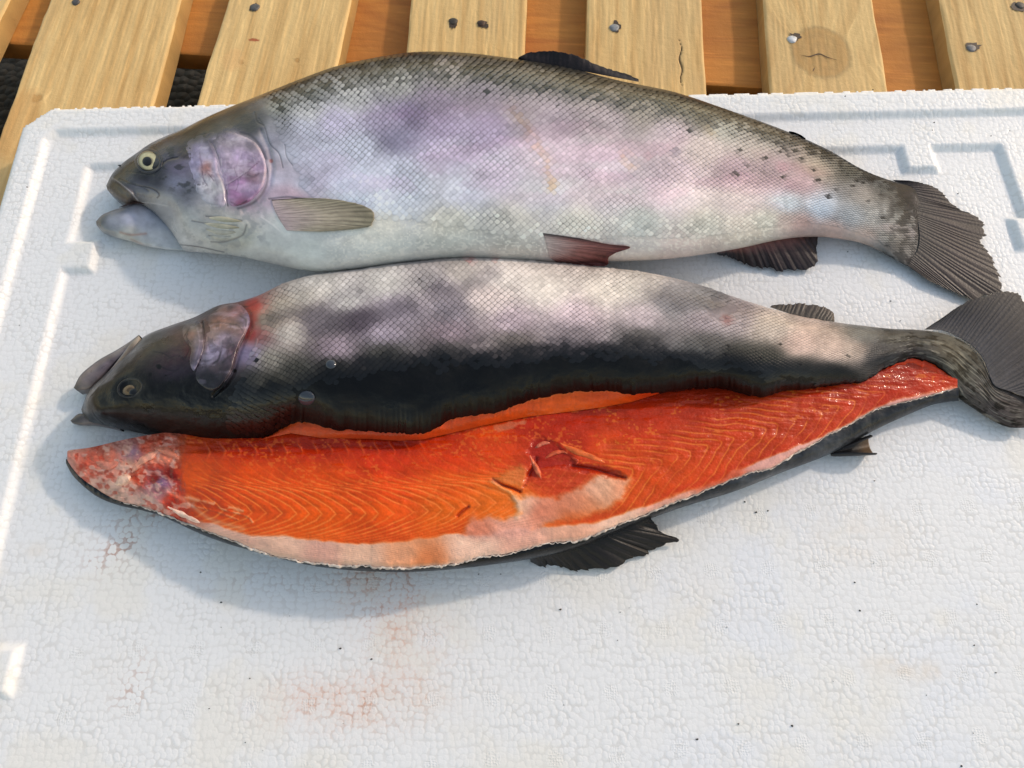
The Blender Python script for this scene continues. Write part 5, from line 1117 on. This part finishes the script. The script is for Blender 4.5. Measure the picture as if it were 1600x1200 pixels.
    V = np.concatenate([topb, und], 1); Cc = np.concatenate([sc_, np.repeat(sc_[:, -1:], 9, 1)], 1)
    build('flesh_side_skin', V, gfaces(1100, 45), M_dark, root, lin(Cc)*GAIN*.6)
    # dried, curled pale margin where the skin was cut
    mx = np.linspace(150, 1490, 1500); my = np.interp(mx, xl, yl); mz = np.interp(mx, xl, Z[:, -1])
    a = np.linspace(0, np.pi, 5); wdt = (1.0+1.5*vn(mx/5., mx*0, 331)*vn(mx/40., mx*0, 332)*2)*sm(150, 260, mx)
    off = 1.2*(vn(mx/3.3, mx*0, 333)-.5)*2
    qy = (my+off)[:, None]-np.cos(a)[None]*wdt[:, None]*.8; qz = mz[:, None]+.0009*np.sin(a)[None]*wdt[:, None]*.5+.0002
    mc = np.broadcast_to(hexc('#e2d2c4'), qy.shape+(3,))*(.72+.4*vn(mx/6, mx*0, 334))[:, None, None]
    build('cut_margin', P(np.broadcast_to(mx[:, None], qy.shape), qy, qz), gfaces(1500, 5), M_flesh, root, lin(mc)*GAIN*.72)
    # ---------------- fins
    fin('dorsal_fin', [(828,872),(870,860),(920,848),(965,830),(1008,811)], [(829,878),(845,884),(876,886),(905,891),(945,890),(974,883),(990,873),(1011,871),(1017,862),(1036,853),(1060,843),(1040,834),(1026,820),(1016,809)], [.016,.017,.016], [.003,.002,.004,.012], root,
        ('#1b1a1b','#262022','#2b2422'), 11, 230, 60, .0016, 6.0, seed=21, fold=.0022)
    fin('anal_fin', [(1203,480),(1240,492),(1270,498),(1304,503)], [(1206,477),(1238,474.5),(1272,476),(1294,482),(1302,489),(1304,500)], [.024,.021], [.022,.020,.019], root, ('#2c2a2c','#332b2d','#4a3c3b'), 10, 110, 24, .0006, 2.0, seed=22, edge=('#4a4040', .05))
    # curled adipose fin
    n_, m_ = 40, 26; s = np.linspace(0, 1, n_)[:, None]; f = np.linspace(0, 1, m_)[None]
    gap = .1+.95*s; a = gap+(2*np.pi-2*gap)*f
    cx = 1298+66*s+6*s*np.cos(a); cy = 708-13*s; rr = 3.5+11*s**.8
    mm_ = .55e-3
    qx = cx+0*a+rr*.25*np.sin(a); qy = cy+rr*np.sin(a); qz = .0012+rr*mm_*(1+np.cos(a))+.004*(1-s)
    ac_ = np.broadcast_to(hexc('#1b1c1f'), qx.shape+(3,)); ac_ = mix(ac_, hexc('#5a4836'), sm(.55, .9, s)*(np.abs(f-.5) < .32))
    o = build('adipose_fin', P(qx, qy, qz), gfaces(n_, m_), M_dark, root, lin(ac_)*GAIN)
    md = o.modifiers.new('thickness', 'SOLIDIFY'); md.thickness = .0007
    fin('tail_fin', [(1444,515),(1470,516),(1492,524),(1519,541),(1537,563),(1547,590),(1556,604),(1580,612),(1604,622),(1622,634)], [(1470,498),(1508,472),(1538,461.5),(1570,455),(1588,458),(1598,468),(1612,490),(1630,530),(1650,575),(1664,610),(1668,640),(1655,655)],
        [.019,.018,.017,.016], [.020,.021,.021,.020,.018,.014], root, ('#4e4e54','#383842','#282830'), 26, 300, 90, .0010, 3.5, seed=23, fold=.0009, edge=('#15161a', .02))
    # water bubbles on the black back
    for x, y, r, nm, lb in ((479,622,13.5,'water_bubble','large clear water bubble sitting on the black back near the split fish\'s head'), (517,569,9,'water_bubble','smaller clear water bubble where the scales meet the black skin')):
        z0 = S.hit(x, y); n_ = 36; A, R = np.meshgrid(np.linspace(0, 2*np.pi, n_, endpoint=False), np.linspace(0, 1, 14), indexing='ij')
        o = build(nm, P(x+r*R*np.cos(A), y+r*.86*R*np.sin(A), S.zs(x+r*R*np.cos(A), y+r*.86*R*np.sin(A))+r*.00020*np.sqrt(np.clip(1-R*R, 0, 1))-.0002), gfaces_ring(n_, 14), M_water)
        tag(o, lb, 'water bubble')
    return S
def FLC_(c):
    mx = c.max(-1); mn = c.min(-1); s = (mx-mn)/(mx+1e-6)
    return mix(np.array([.92, .84, .78]), np.array([.92, .60, .30]), sm(.55, .93, s))
M_water = bpy.data.materials.new('water_film'); M_water.use_nodes = True
_b = M_water.node_tree.nodes['Principled BSDF']; _b.inputs['Base Color'].default_value = (.035, .042, .055, 1); _b.inputs['Roughness'].default_value = .06; _b.inputs['Coat Weight'].default_value = .6
_b.inputs['IOR'].default_value = 1.33
ST = split_trout()
